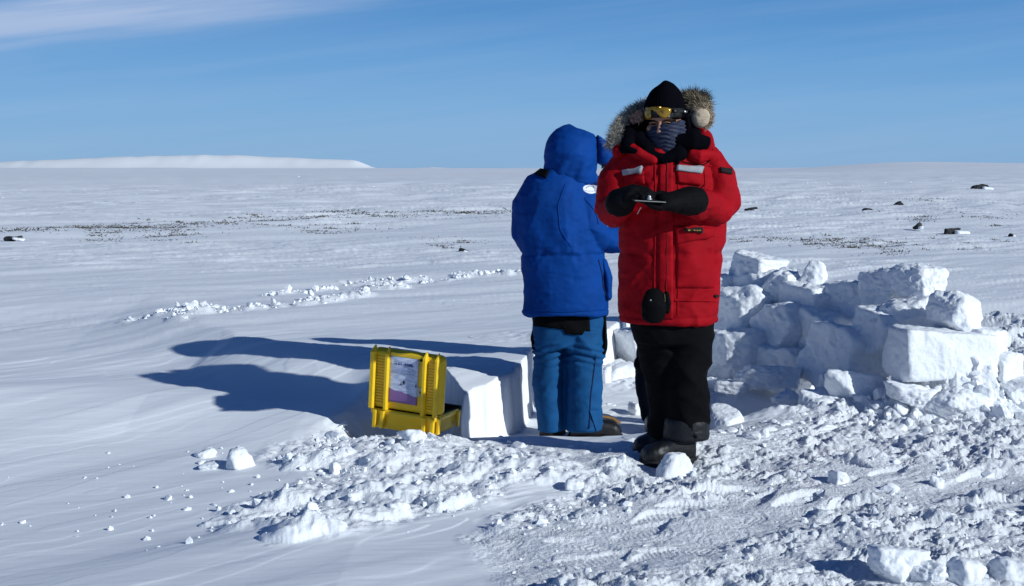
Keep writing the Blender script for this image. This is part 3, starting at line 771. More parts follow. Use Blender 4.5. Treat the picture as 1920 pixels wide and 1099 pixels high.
chunk(1890, 975, (.07, .06, .05), 'square white lump near the right edge of the trampled field', 20, 0, 62)
chunk(1760, 905, (.06, .05, .05), 'small lump on the trampled field under the biggest block', 20, 0, 66)
chunk(775, 832, (.12, .1, .06), 'smaller lump below the near corner of the yellow case', 40, 0, 69, rough=1.5)

# crumbs too many to count
def crumbs(name, pts, sizes, sub=1):
    V0, F0 = ICO[sub]; n = len(pts); m = len(V0)
    r = np.random.default_rng(11)
    if sub < 3: V = np.repeat(V0[None], n, 0) * (1 + r.normal(0, .20, (n, m, 1)))
    else:
        N = r.normal(0, 1, (n, 9, 3)); N /= np.linalg.norm(N, axis=2, keepdims=True); of = r.uniform(.45, .85, (n, 1, 9))
        k = np.clip(np.einsum('md,nkd->nmk', V0, N), 1e-3, None) / of; k = (k ** 14).sum(2) ** (1 / 14)
        V = V0[None] * np.minimum(1.0, 1 / k)[:, :, None] * (1 + r.normal(0, .025, (n, m, 1)))
    V = V * (sizes[:, None, None] * (0.55 + r.random((n, 1, 3)) * .75)); V[:, :, 2] *= .75
    a = r.random(n) * 6.28; b = r.normal(0, .5, n)
    x = V[:, :, 0] * np.cos(b)[:, None] - V[:, :, 2] * np.sin(b)[:, None]; zz = V[:, :, 0] * np.sin(b)[:, None] + V[:, :, 2] * np.cos(b)[:, None]
    X = x * np.cos(a)[:, None] - V[:, :, 1] * np.sin(a)[:, None]; Y = x * np.sin(a)[:, None] + V[:, :, 1] * np.cos(a)[:, None]
    V = np.stack([X, Y, zz], -1) + pts[:, None, :]
    Fc = (F0[None] + (np.arange(n) * m)[:, None, None]).reshape(-1, 3)
    return tag(link(name, mesh_np(name, V.reshape(-1, 3), Fc, M_crumb, False)), kind='stuff')
n0 = 60000
cx = rng.uniform(-2.2, 4.6, n0); cy = rng.uniform(4.4, 11.0, n0)
f_, c_, t_ = fields(cx, cy)
clus = sst(-.25, .55, vn2(cx * 2.3, cy * 2.3, 95)) * .8 + .1
keep = rng.random(n0) < np.maximum(f_ * .15, c_ * .22) * clus
cx, cy = cx[keep], cy[keep]; s_ = 0.004 + 0.0055 * rng.exponential(1.0, len(cx)); s_ = np.minimum(s_, .032)
s_[cx > 2.2] *= 1.25
crumbs('snow_crumbs', np.stack([cx, cy, height(cx, cy) + s_ * .15], 1), s_)
n0 = 2600; cx = rng.uniform(-1.6, 4.6, n0); cy = rng.uniform(4.5, 9.5, n0); f_, c_, t_ = fields(cx, cy)
keep = rng.random(n0) < np.maximum(f_ * .22 * sst(.3, 2.0, cx), c_ * .30) * (.3 + .7 * sst(-.2, .4, vn2(cx * 1.6, cy * 1.6, 98))); cx, cy = cx[keep], cy[keep]
s_ = np.minimum(.014 + .012 * rng.exponential(1., len(cx)), .05)
crumbs('snow_crumbs', np.stack([cx, cy, height(cx, cy) + s_ * .05], 1), s_ * 1.15, 3)
# rubble packed on the mound under the big block
n0 = 260; cx = rng.uniform(1.95, 3.1, n0); cy = rng.normal(7.72, .13, n0); s_ = np.minimum(.014 + .022 * rng.exponential(1., n0), .08)
crumbs('snow_crumbs', np.stack([cx, cy, height(cx, cy) + s_ * .05], 1), s_, 3)
# sparse ones on the smooth snow
n0 = 130; px_ = rng.normal(430, 260, n0); py_ = rng.normal(905, 45, n0)
q = np.array([G(a, max(b, 830))[:2] for a, b in zip(px_, py_)]); s_ = 0.003 + .005 * rng.exponential(1., n0); s_ = np.minimum(s_, .020)
crumbs('snow_crumbs', np.stack([q[:, 0], q[:, 1], height(q[:, 0], q[:, 1]) + s_ * .2], 1), s_)
# trail of broken crust farther out
n0 = 26000; cx = rng.uniform(-4, 1.2, n0); cy = rng.uniform(10, 17, n0); f_, c_, t_ = fields(cx, cy)
keep = rng.random(n0) < t_ * .55; cx, cy = cx[keep], cy[keep]; s_ = np.minimum(0.005 + .008 * rng.exponential(1., len(cx)), .04)
crumbs('snow_crumbs', np.stack([cx, cy, height(cx, cy) + s_ * .3], 1), s_)
# broken pieces around the wall and right of it
n0 = 900; cx = rng.uniform(0.9, 4.8, n0); cy = rng.uniform(7.9, 11.5, n0)
keep = rng.random(n0) < np.exp(-((cy - (11.4 - cx * .95)) / .5) ** 2) ; cx, cy = cx[keep], cy[keep]; s_ = np.minimum(0.012 + .018 * rng.exponential(1., len(cx)), .07)
crumbs('snow_crumbs', np.stack([cx, cy, height(cx, cy) + s_ * .2], 1), s_, 3)
# far scattered lumps catching the light
n0 = 420; rr_ = rng.uniform(16, 150, n0) ; aa = np.radians(rng.uniform(-21, 21, n0)); cx = np.sin(aa) * rr_; cy = np.cos(aa) * rr_
keep = vn2(cx * .06, cy * .1, 97) > .1; cx, cy, rr_ = cx[keep], cy[keep], rr_[keep]
s_ = np.minimum((0.006 + .011 * rng.exponential(1., len(cx))) * (1 + rr_ / 50), .09)
crumbs('snow_crumbs', np.stack([cx, cy, height(cx, cy) - s_ * .1], 1), s_)

# ------------------------------------------------------------------ grass and rocks poking through the snow
def bandpts(n, pts, spread, z=.2):
    out = []
    for k in range(n):
        i = random.randrange(len(pts) - 1); t = random.random()
        px = pts[i][0] + (pts[i + 1][0] - pts[i][0]) * t + random.gauss(0, 8); py = pts[i][1] + (pts[i + 1][1] - pts[i][1]) * t + random.gauss(0, spread)
        q = G(px, py, z); out.append((q.x, q.y))
    return np.array(out)
seeds = np.concatenate([
    bandpts(60, [(-40, 447), (120, 440), (260, 436)], 3), bandpts(50, [(120, 440), (250, 432), (330, 446)], 5), bandpts(34, [(160, 456), (240, 448), (370, 455)], 4),
    bandpts(50, [(330, 436), (480, 428), (620, 420)], 5), bandpts(60, [(480, 420), (640, 413), (760, 410)], 4), bandpts(70, [(600, 416), (800, 409), (965, 404)], 4),
    bandpts(20, [(560, 440), (700, 432)], 4), bandpts(40, [(1380, 462), (1500, 458), (1560, 468)], 6), bandpts(30, [(1560, 470), (1700, 482)], 6),
    bandpts(30, [(1690, 430), (1800, 420), (1930, 412)], 6), bandpts(24, [(1500, 400), (1700, 372), (1800, 366)], 4), bandpts(24, [(1560, 455), (1740, 470), (1900, 470)], 10), bandpts(14, [(820, 470), (900, 462)], 3)])
g = Geo(); Vg = []; Fg = []
for (x, y) in seeds:
    if vn2(np.array([x * .55]), np.array([y * .35]), 99)[0] < -.05 and random.random() < .8: continue
    nb = random.randrange(4, 26); sp = random.choice((.08, .15, .5)) * (y / 28); hh = random.uniform(.012, .04) * (y / 28) ** .5
    for k in range(nb):
        a = x + random.gauss(0, sp); b = y + random.gauss(0, sp * .6)
        Vg.append((a, b, hh * random.uniform(.4, 1.2), random.uniform(.006, .022) * (y / 28), random.gauss(0, .05)))
Vg = np.array(Vg); zb = height(Vg[:, 0], Vg[:, 1])
VV = []
for i, (a, b, h_, w_, ln) in enumerate(Vg):
    z = zb[i] - .01
    VV += [(a - w_, b, z), (a + w_, b + w_ * .5, z), (a, b - w_, z), (a + ln, b, z + h_ + .012)]
n = len(Vg); base = (np.arange(n) * 4)[:, None]
Fq = np.concatenate([base + np.array([[0, 1, 3]]), base + np.array([[1, 2, 3]]), base + np.array([[2, 0, 3]])])
tag(link('tundra_grass', mesh_np('tundra_grass', np.array(VV), Fq, M_grass, False)), kind='stuff')

def rock(px, py, dims, label, yaw, seed):
    q = G(px, py, .2); z = hz(q.x, q.y); q = G(px, py, z)
    me = block_mesh('rock', dims, seed, sub=4, chips=16, rough=2.2, sharp=9, tumble=.3); me.materials[0] = M_rock
    o = link('rock', me); o.location = (q.x, q.y, z + dims[2] * .12); o.rotation_euler = (0, R(3), R(yaw))
    tag(o, label, 'rock', 'dark rocks sticking out of the far snow')
    # the drift of snow in the lee of the rock
    me2 = block_mesh('snow_drift', (dims[0] * .5, dims[1] * 1.0, dims[2] * .75), seed + 5, sub=4, chips=4, sharp=5, rough=.5); me2.materials[0] = M_block
    d_ = link('snow_cap', me2, o); d_.location = (dims[0] * .22, -dims[1] * .45, -dims[2] * .12)
rock(1408, 396, (0.50, 0.32, 0.157), 'flat dark rock right beside the elbow of the red sleeve', 8, 201)
rock(1628, 398, (0.45, 0.32, 0.167), 'left of the pair of dark rocks on the right slope', 12, 202)
rock(1682, 389, (0.72, 0.36, 0.212), 'larger dark rock with snow on its right side, in the middle of the right slope', 14, 203)
rock(1838, 356, (1.17, 0.48, 0.419), 'farthest snow capped rock near the top right of the slope', 10, 204)
rock(1720, 427, (0.19, 0.14, 0.089), 'small dark stone below the larger rock on the right slope', 0, 205)
rock(1786, 436, (0.59, 0.20, 0.122), 'long narrow rock under a bright drift at the right', 18, 206)
rock(1897, 443, (0.11, 0.08, 0.067), 'tiny dark stone near the right edge', 0, 207)
rock(28, 448, (0.41, 0.16, 0.067), 'flat brown stone at the left edge in the line of grass', 5, 208)
rock(868, 472, (0.14, 0.08, 0.067), 'lone dark stone left of the blue coat', 5, 209)
# ------------------------------------------------------------------ yellow case
def build_case():
    near = G(815, 822, 0.005); sv = Vector((.12, .30, 0)).normalized(); wv = Vector((-sv.y, sv.x, 0))
    root = empty('equipment_case', near, 'open yellow plastic case standing on the snow, lid upright with printed sheet', 'case')
    roll = Matrix.Rotation(R(-4.5), 3, sv)      # left end a little higher
    X = roll @ wv; Zv = roll @ Vector((0, 0, 1)); Yv = sv
    if X.z < 0: roll = Matrix.Rotation(R(4.5), 3, sv); X = roll @ wv; Zv = roll @ Vector((0, 0, 1))
    o = near + Vector((0, 0, .005))
    def L(x, y, z): return o + X * x + Yv * y + Zv * z
    Wd, Dp, Hb = .395, .325, .105
    def ring(x0, x1, y0, y1, z, r, n=5):
        pts = []
        for (cx_, cy_, a0) in ((x1 - r, y1 - r, 0), (x0 + r, y1 - r, 90), (x0 + r, y0 + r, 180), (x1 - r, y0 + r, 270)):
            for k in range(n + 1):
                a = R(a0 + 90 * k / n); pts.append(L(cx_ + r * math.cos(a), cy_ + r * math.sin(a), z))
        return pts
    # base: tapering tub with rim, open inside
    g = Geo(); i0, i1 = .018, Wd - .018
    g.loft([ring(.022, Wd - .022, .02, Dp - .02, .0, .02), ring(.018, Wd - .018, .016, Dp - .016, .01, .025), ring(.008, Wd - .008, .008, Dp - .008, Hb - .03, .025),
            ring(.002, Wd - .002, .002, Dp - .002, Hb - .026, .025), ring(0, Wd, 0, Dp, Hb, .025),
            ring(.016, Wd - .016, .016, Dp - .016, Hb, .02), ring(.018, Wd - .018, .018, Dp - .018, .02, .02)], cap=True)
    tub = g.out('base', M_yellow, root, True); tub['label'] = 'shallow yellow lower half'
    for xx in (.006, .055, .30, .345):       # ribs down the hinge side
        r_ = Geo(); r_.box(L(xx + .012, -.002, Hb * .48), .022, .022, Hb * .9, X, Yv, Zv, .005); 
        r_.out('rib', M_yellow, tub, False)
    for xx in (.02, Dp - .05):               # ribs on the lit short end
        r_ = Geo(); r_.box(L(-.002, xx + .012, Hb * .5), .016, .026, Hb * .82, X, Yv, Zv, .004); r_.out('rib', M_yellow, tub, False)
    g = Geo(); g.loft([ring(.017, Wd - .017, .017, Dp - .017, .03, .02), ring(.017, Wd - .017, .017, Dp - .017, Hb + .004, .02), ring(.03, Wd - .03, .03, Dp - .03, Hb + .004, .02), ring(.05, Wd - .05, .05, Dp - .05, .05, .02)])
    g.out('foam_lining', M_foam, root, False)
    g = Geo(); g.loft([ring(-.003, Wd + .003, Dp - .03, Dp + .006, Hb - .008, .008), ring(-.003, Wd + .003, Dp - .03, Dp + .006, Hb + .012, .008)])
    g.out('seal', M_foam, root, False)
    g = Geo(); g.box(L(Wd / 2, Dp + .012, Hb * .62), .11, .02, .03, X, Yv, Zv, .006); g.out('handle', M_foam, root, False)
    for xx in (.07, Wd - .07):
        g = Geo(); g.box(L(xx, Dp + .008, Hb * .7), .04, .016, .05, X, Yv, Zv, .004); g.out('latch', M_yellow, root, False)
    # lid, upright, opened a touch past vertical; outer face looks at the viewer
    lean = R(2.0); Ly = (Yv * math.cos(lean) + Zv * math.sin(lean)); Lz = (Zv * math.cos(lean) - Yv * math.sin(lean))
    o2 = L(0, .012, Hb + .002)
    def LL(x, d, h): return o2 + X * x + Ly * d + Lz * h       # d = depth into the lid (0 outer face), h = height
    def rg(x0, x1, h0, h1, d, r, n=5):
        pts = []
        for (cx_, cy_, a0) in ((x1 - r, h1 - r, 0), (x0 + r, h1 - r, 90), (x0 + r, h0 + r, 180), (x1 - r, h0 + r, 270)):
            for k in range(n + 1):
                a = R(a0 + 90 * k / n); pts.append(LL(cx_ + r * math.cos(a), d, cy_ + r * math.sin(a)))
        return pts
    Hl = .315; t_ = .062; e = -.012
    g = Geo(); g.loft([rg(e + .02, Wd - e - .02, .012, Hl - .012, .0, .02), rg(e + .008, Wd - e - .008, .004, Hl - .004, .008, .026), rg(e + .004, Wd - e - .004, .0, Hl, t_ - .02, .03), rg(e, Wd - e, -.004, Hl + .004, t_ - .018, .03), rg(e, Wd - e, -.004, Hl + .004, t_, .03),
                       rg(e + .016, Wd - e - .016, .012, Hl - .012, t_, .022), rg(e + .018, Wd - e - .018, .014, Hl - .014, .02, .022)])
    lid = g.out('lid', M_yellow, root, True)
    def part(name, gg, m=M_yellow, sm=False, par=lid): return gg.out(name, m, par, sm)
    def rib(x, w, hgt, d=.020, h0=.0):
        gg = Geo(); n = 9
        prof = [(-w / 2, 0.004), (-w / 2, -d * .55), (-w * .28, -d), (w * .28, -d), (w / 2, -d * .55), (w / 2, .004)]
        r0 = [LL(x + a, b, h0) for a, b in prof]; r1 = [LL(x + a, b, hgt - .012) for a, b in prof]
        r2 = [LL(x + a * .2, b * .35 + .014, hgt + .022) for a, b in prof]
        gg.loft([r0, r1, r2]); return gg
    for x, w in ((.012, .034), (.095, .024), (.315, .026), (.385, .022)):
        part('rib', rib(Wd - x, w, Hl, .026))
    # ladders of small steps between the ribs
    for x, w in ((.052, .052), (.352, .040)):
        gg = Geo()
        for k in range(17):
            gg.box(LL(Wd - x, -.001, .03 + k * .0155), w, .008, .0085, X, Ly, Lz, .0015)
        part('step_panel', gg)
    gg = Geo(); gg.box(LL(Wd - .205, .001, Hl - .012), .19, .012, .02, X, Ly, Lz, .003); part('rim_strip', gg)
    gg = Geo(); gg.box(LL(Wd - .293, -.006, Hl - .024), .018, .012, .012, X, Ly, Lz, .002); part('stud', gg, M_foam)
    # printed sheet
    sh = Geo(); sx0, sx1, sh0, sh1 = Wd - .276, Wd - .108, .045, .292
    nx, ny = 14, 18; Vt = []; Vb = []
    for j in range(ny + 1):
        for i in range(nx + 1):
            a, b = i / nx, j / ny; cur = .0012 * math.sin(a * 7 + b * 3) + .0012 * math.sin(b * 9)
            Vt.append(LL(sx0 + (sx1 - sx0) * a, -.0045 - cur, sh0 + (sh1 - sh0) * b)); Vb.append(LL(sx0 + (sx1 - sx0) * a, -.0015, sh0 + (sh1 - sh0) * b))
    N = len(Vt); Fs = []
    for j in range(ny):
        for i in range(nx):
            a = j * (nx + 1) + i; Fs.append((a, a + 1, a + nx + 2, a + nx + 1)); Fs.append((N + a, N + a + nx + 1, N + a + nx + 2, N + a + 1))
    ed = [i for i in range(nx + 1)] + [j * (nx + 1) + nx for j in range(1, ny + 1)] + [ny * (nx + 1) + i for i in range(nx - 1, -1, -1)] + [j * (nx + 1) for j in range(ny - 1, 0, -1)]
    for q in range(len(ed)): a, c = ed[q], ed[(q + 1) % len(ed)]; Fs.append((a, N + a, N + c, c))
    sh.add(Vt + Vb, Fs)
    # sheet material: printed mountain picture, violet foot
    m = bpy.data.materials.new('printed_sheet'); m.use_nodes = True; t = m.node_tree; b = t.nodes['Principled BSDF']; b.inputs['Roughness'].default_value = .35
    so = sh.out('printed_sheet', m, lid, True)
    me = so.data; uv = me.uv_layers.new(name='UVMap')
    def uvof(i):
        i = i % N; return (1 - (i % (nx + 1)) / nx, (i // (nx + 1)) / ny)
    for lp in me.loops: uv.data[lp.index].uv = uvof(lp.vertex_index)
    tcn = t.nodes.new('ShaderNodeTexCoord'); sp = t.nodes.new('ShaderNodeSeparateXYZ'); t.links.new(tcn.outputs['UV'], sp.inputs[0])
    def mth(op, a, b_=None):
        n_ = t.nodes.new('ShaderNodeMath'); n_.operation = op
        for i, v_ in enumerate((a, b_)):
            if v_ is None: continue
            if isinstance(v_, (int, float)): n_.inputs[i].default_value = v_
            else: t.links.new(v_, n_.inputs[i])
        return n_.outputs[0]
    nzs = t.nodes.new('ShaderNodeTexNoise'); nzs.inputs['Scale'].default_value = 5; nzs.inputs['Detail'].default_value = 6; t.links.new(tcn.outputs['UV'], nzs.inputs['Vector'])
    edge = mth('ADD', mth('ADD', .30, mth('MULTIPLY', sp.outputs[0], -.12)), mth('MULTIPLY', mth('SUBTRACT', nzs.outputs['Fac'], .5), .10))
    low = mth('LESS_THAN', sp.outputs[1], edge)
    mp = t.nodes.new('ShaderNodeMapping'); mp.inputs['Rotation'].default_value = (0, 0, R(-38)); mp.inputs['Scale'].default_value = (3, 14, 1)
    t.links.new(tcn.outputs['UV'], mp.inputs[0]); nz2 = t.nodes.new('ShaderNodeTexNoise'); nz2.inputs['Scale'].default_value = 1.2; nz2.inputs['Detail'].default_value = 5; t.links.new(mp.outputs[0], nz2.inputs['Vector'])
    cr = t.nodes.new('ShaderNodeValToRGB'); cr.color_ramp.elements[0].position = .4; cr.color_ramp.elements[0].color = (.42, .50, .66, 1); cr.color_ramp.elements[1].position = .6; cr.color_ramp.elements[1].color = (.66, .70, .84, 1)
    t.links.new(nz2.outputs['Fac'], cr.inputs[0])
    mx = t.nodes.new('ShaderNodeMixRGB'); t.links.new(low, mx.inputs[0]); t.links.new(cr.outputs[0], mx.inputs[1]); mx.inputs[2].default_value = (.26, .13, .33, 1)
    t.links.new(mx.outputs[0], b.inputs['Base Color'])
    # marks printed on the sheet: heading, lines, two small figures
    def mark(u0, u1, v0, v1, sk=0.0):
        x0 = sx1 - (sx1 - sx0) * u0; x1 = sx1 - (sx1 - sx0) * u1; h0 = sh0 + (sh1 - sh0) * v0; h1 = sh0 + (sh1 - sh0) * v1
        gg = Geo(); d = -.0072
        a = [LL(x0, d, h0), LL(x1, d, h0), LL(x1 , d, h1), LL(x0, d, h1)]
        c = [LL(x0, -.003, h0), LL(x1, -.003, h0), LL(x1, -.003, h1), LL(x0, -.003, h1)]
        gg.loft([a, c]); return gg
    hd = Geo()
    for (a, b_, c, d) in ((.14, .26, .845, .858), (.20, .25, .83, .85), (.28, .36, .835, .865), (.39, .42, .83, .87), (.16, .42, .885, .892)):
        q = mark(a, b_, c, d); hd.add(q.V, q.F)
    hd.out('printed_heading', M_ink, so, False)
    # bold short word, drawn as strokes
    wd = Geo(); ux = .54
    strokes = []
    def seg(x0, y0, x1, y1): strokes.append((x0, y0, x1, y1))
    seg(0, 0, 0, 1); seg(0, 1, .3, .3); seg(.3, .3, .6, 1); seg(.6, 1, .6, 0)            # M
    seg(1.3, .9, .9, .9); seg(.9, .9, .9, .1); seg(.9, .1, 1.3, .1); seg(1.3, .1, 1.3, .5); seg(1.3, .5, 1.12, .5)  # G
    seg(1.6, 1, 1.6, 0); seg(1.6, .05, 2.0, .05)                                         # L
    for (x0, y0, x1, y1) in strokes:
        A = LL(sx1 - (sx1 - sx0) * (ux + x0 * .14), -.0072, sh0 + (sh1 - sh0) * (.825 + y0 * .055)); B_ = LL(sx1 - (sx1 - sx0) * (ux + x1 * .14), -.0072, sh0 + (sh1 - sh0) * (.825 + y1 * .055))
        wd.tube([A, (A + B_) / 2, B_], [.0022] * 3, 6)
    wd.out('printed_word', M_ink, so, False)
    tx = Geo()
    for j, v_ in enumerate((.76, .725, .69, .655)):
        u_ = .07
        while u_ < .9:
            l = random.uniform(.04, .12); q = mark(u_, min(u_ + l, .93), v_, v_ + .007); tx.add(q.V, q.F); u_ += l + .04
    tx.out('printed_text', mat('grey_print', (.28, .33, .5), .6), so, False)
    fg = Geo()
    for (a, b_, c, d) in ((.50, .545, .42, .50), (.93, .955, .38, .46), (.40, .43, .40, .42)):
        q = mark(a, b_, c, d); fg.add(q.V, q.F)
    fg.out('printed_figure', M_label, so, False)
    # translucent sticker right of the sheet
    gg = Geo(); gg.box(LL(sx0 - .014, -.003, sh0 + .075), .036, .004, .05, X, Ly, Lz, .0015); st_ = part('sticker', gg, mat('pale_sticker', (.45, .47, .35), .5))
    gg = Geo(); gg.box(LL(sx0 - .018, -.0065, sh0 + .073), .008, .003, .008, X, Ly, Lz); gg.out('sticker_dot', M_label, st_, False)
    gg = Geo(); gg.loft([rg(e + .017, Wd - e - .017, .013, Hl - .013, .03, .022), rg(e + .017, Wd - e - .017, .013, Hl - .013, t_ - .004, .022)]); gg.out('lid_foam', M_foam, lid, False)
    return root
# ------------------------------------------------------------------ folds for clothing
def folds(amp=.006, fx=4.0, fz=9.0, seed=0, puff=.004, fine=.0012, slant=0.35, zones=None):
    def f(co, no):
        x, y, z = co[:, 0], co[:, 1], co[:, 2]
        wx = .06 * vn3(x * 5, y * 5, z * 5, seed + 1); wz = .05 * vn3(x * 4, y * 4, z * 4, seed + 2)
        a = vn3((x + wx) * fx, (y + wx) * fx, (z + wz + slant * x) * fz, seed + 3)
        b = vn3((x + wx) * fx * 2.1, (y + wx) * fx * 2.1, (z + wz - slant * x) * fz * 2.2, seed + 4)
        ridge = (1 - np.abs(a) * 2.0).clip(-1, 1); ridge2 = (1 - np.abs(b) * 2.2).clip(-1, 1)
        gate = sst(-.5, .4, vn3(x * 3, y * 3, z * 3, seed + 6))
        d = amp * (ridge * .7 + ridge2 * .4) * (.35 + .65 * gate) + puff * vn3(x * 7, y * 7, z * 7, seed + 5) + fine * vn3(x * 45, y * 45, z * 60, seed + 7)
        if zones is not None: d = d + zones(co, no)
        return d
    return f
def zpx(py, D): return P(960, py, D).z

def fur(name, path, rad_, n, length, m, parent, seed=0, base=True, droop=0.0, sides=None):
    """a fur roll: a soft core and many tapering hairs"""
    r = random.Random(seed); g = Geo()
    pts = [Vector(p) for p in path]
    # smooth path
    q = []
    for i in range(len(pts) - 1):
        for k in range(6):
            t = k / 6; a = pts[max(i - 1, 0)]; b = pts[i]; c = pts[i + 1]; d = pts[min(i + 2, len(pts) - 1)]
            q.append(.5 * ((2 * b) + (c - a) * t + (2 * a - 5 * b + 4 * c - d) * t * t + (3 * b - a - 3 * c + d) * t ** 3))
    q.append(pts[-1]); m_ = len(q)
    def rr(i): 
        t = i / (m_ - 1) * (len(rad_) - 1); k = min(int(t), len(rad_) - 2); return rad_[k] + (rad_[k + 1] - rad_[k]) * (t - k)
    g.tube(q, [rr(i) * .8 for i in range(m_)], 12)
    core = g.out(name, m, parent)
    V = []; Fs = []
    for k in range(n):
        i = r.randrange(m_ - 1); t = r.random(); c = q[i].lerp(q[i + 1], t); tg = (q[i + 1] - q[i]).normalized()
        a = Vector((r.gauss(0, 1), r.gauss(0, 1), r.gauss(0, 1))); a = (a - tg * a.dot(tg)).normalized()
        R_ = rr(i); s0 = c + a * R_ * .7; l = length * r.uniform(.5, 1.15)
        dr = (a + tg * r.uniform(-.7, .7) + Vector((0, 0, -droop)) + Vector((r.gauss(0, .25), r.gauss(0, .25), r.gauss(0, .25)))).normalized()
        s1 = s0 + dr * l * .55; s2 = s0 + dr * l + Vector((r.gauss(0, .15), r.gauss(0, .15), r.gauss(-.1, .15))) * l
        w = dr.cross(Vector((r.gauss(0, 1), r.gauss(0, 1), r.gauss(0, 1)))).normalized() * r.uniform(.0009, .0019)
        b = len(V); V += [s0 - w, s0 + w, s1 + w * .7, s1 - w * .7, s2]; Fs += [(b, b + 1, b + 2, b + 3), (b + 3, b + 2, b + 4)]
    off = wloc(core); hm = mesh_np('fur_hairs', np.array([v_ - off for v_ in V]), Fs, m, False)
    tag(link('fur_hairs', hm, core), kind='stuff')
    return core

# ------------------------------------------------------------------ person in the red parka
DR = 6.62
def red_person():
    D = DR; base = P(1258, 856, D); base.z = hz(base.x, base.y) - .012; ZR = base.z + .004
    root = empty('person', base, 'person in red parka and amber goggles facing the viewer, black gloves holding a plate', 'person')
    # --- body: one skin from head to feet
    g = Geo()
    hc = P(1243, 224, D - .03)                                  # head centre
    yaw = Matrix.Rotation(R(-16), 3, 'Z') @ Matrix.Rotation(R(14), 3, 'X')   # face turned a little to the left and down (front is -y)
    def H(x, y, z): return hc + yaw @ Vector((x, y, z))
    g.ell(H(0, .012, .02), (.076, .094, .105), 24, yaw); g.ell(H(0, -.03, -.065), (.052, .062, .06), 20, yaw)
    g.tube([H(0, -.090, .005), H(0, -.103, -.018), H(0, -.112, -.036)], [.009, .012, .015], 10)      # nose
    g.tube([H(-.05, -.068, .022), H(-.02, -.086, .024), H(.02, -.086, .024), H(.05, -.068, .022)], [.010, .011, .011, .010], 10)   # brow
    for s in (-1, 1):
        g.ell(H(s * .05, -.062, -.03), (.02, .02, .018), 12); g.ell(H(s * .077, .012, -.01), (.009, .018, .03), 10, yaw)
        g.tube([H(s * .012, -.083, -.07), H(0, -.088, -.068), H(s * -.012, -.083, -.07)], [.006, .007, .006], 8)
    neck = P(1245, 285, D + .01)
    g.tube([H(0, .02, -.07), neck, P(1247, 320, D + .02)], [.055, .055, .09], 16)
    g.stack([(600, 1190, 1320, .12), (540, 1190, 1325, .12), (470, 1190, 1325, .12), (400, 1188, 1325, .12), (330, 1178, 1322, .11), (300, 1192, 1308, .08)], D)
    g.tube([P(1182, 325, D), P(1150, 400, D - .02), P(1180, 378, D - .27)], [.05, .042, .032], 12)
    g.tube([P(1322, 322, D), P(1355, 392, D - .04), P(1290, 381, D - .28)], [.05, .042, .032], 12)
    g.tube([P(1222, 590, D), P(1240, 710, D + .07), P(1246, 800, D + .08)], [.085, .062, .05], 14)
    g.tube([P(1290, 590, D), P(1287, 710, D - .02), P(1286, 800, D - .02)], [.085, .062, .05], 14)
    def sock(co, no):
        p = (co - np.array(hc)) @ np.array(yaw); d = np.zeros(len(co))
        for s in (-1, 1):
            e = ((p[:, 0] - s * .032) / .017) ** 2 + ((p[:, 2] - .0) / .010) ** 2; d -= .010 * np.exp(-e) * (p[:, 1] < -.03)
        return d
    body = fuse(g, 'body', M_skin, root, .0065, 3, sock)
    for s in (-1, 1):
        g = Geo(); g.ell(H(s * .032, -.0735, .0), (.0125, .0125, .0115), 14); eye = g.out('eye', M_eye, root)
        g = Geo(); g.tube([H(s * .032 - .017, -.083, .002), H(s * .032, -.0885, .006), H(s * .032 + .017, -.083, .002)], [.0022, .003, .0022], 8); g.out('eyelid', M_skin, eye)
    # --- trousers
    g = Geo()
    g.stack([(640, 1188, 1337, .135), (610, 1180, 1338, .15), (585, 1182, 1336, .15), (560, 1188, 1330, .14), (540, 1195, 1322, .12)], D)
    g.tube([P(1223, 600, D), P(1236, 650, D + .02), P(1245, 705, D + .05), P(1252, 765, D + .07), P(1253, 812, D + .08)], [(.105, .12), (.105, .12), (.098, .112), (.094, .105), (.094, .10)], 24, (0, 1, 0), .1)
    g.tube([P(1293, 600, D), P(1292, 650, D), P(1288, 705, D - .02), P(1287, 765, D - .02), P(1287, 815, D - .02)], [(.112, .13), (.110, .125), (.103, .118), (.103, .11), (.106, .11)], 24, (0, 1, 0), .1)
    trousers = fuse(g, 'trousers', M_black, root, .009, 3, folds(.014, 3, 7, 31, .004, .001, .9))
    g = Geo(); g.stack([(821, 1244, 1329, .118, -.02), (812, 1243, 1330, .119, -.02), (788, 1246, 1329, .118, -.02), (780, 1250, 1326, .105, -.02)], D)
    gt = fuse(g, 'trouser_cuff', mat('black_gaiter_cloth', (.009, .0095, .012), .55, .2, 14, .3, 80), root, .008, 2, folds(.005, 4, 16, 37, .003))
    # --- boots
    def boot(heel, toe, s=1.0, name='boot', m=M_boot):
        heel, toe = Vector(heel), Vector(toe); ax = (toe - heel); L_ = ax.length; ax.normalize(); sd = Vector((0, 0, 1)).cross(ax)
        def bp(u, v_, w): return heel + ax * u * L_ + sd * v_ + Vector((0, 0, w))
        g = Geo(); rings = []
        for u, w, h0, h1 in ((-.05, .026, .018, .10), (0.0, .045, .015, .15), (.12, .052, .012, .20), (.28, .054, .012, .20), (.42, .052, .012, .15), (.56, .052, .012, .112), (.72, .056, .012, .098), (.86, .056, .012, .09), (.95, .044, .014, .075), (1.0, .024, .02, .055)):
            c = []
            for j in range(20):
                a = 2 * math.pi * j / 20; ca_, sa_ = math.cos(a), math.sin(a)
                c.append(bp(u, w * s * math.copysign(abs(ca_) ** .75, ca_), ((h0 + h1) / 2 + (h1 - h0) / 2 * math.copysign(abs(sa_) ** .75, sa_)) * s))
            rings.append(c)
        g.loft(rings)
        up = fuse(g, name, m, root, .006, 3, folds(.003, 8, 14, 51, .002))
        g = Geo(); rings = []
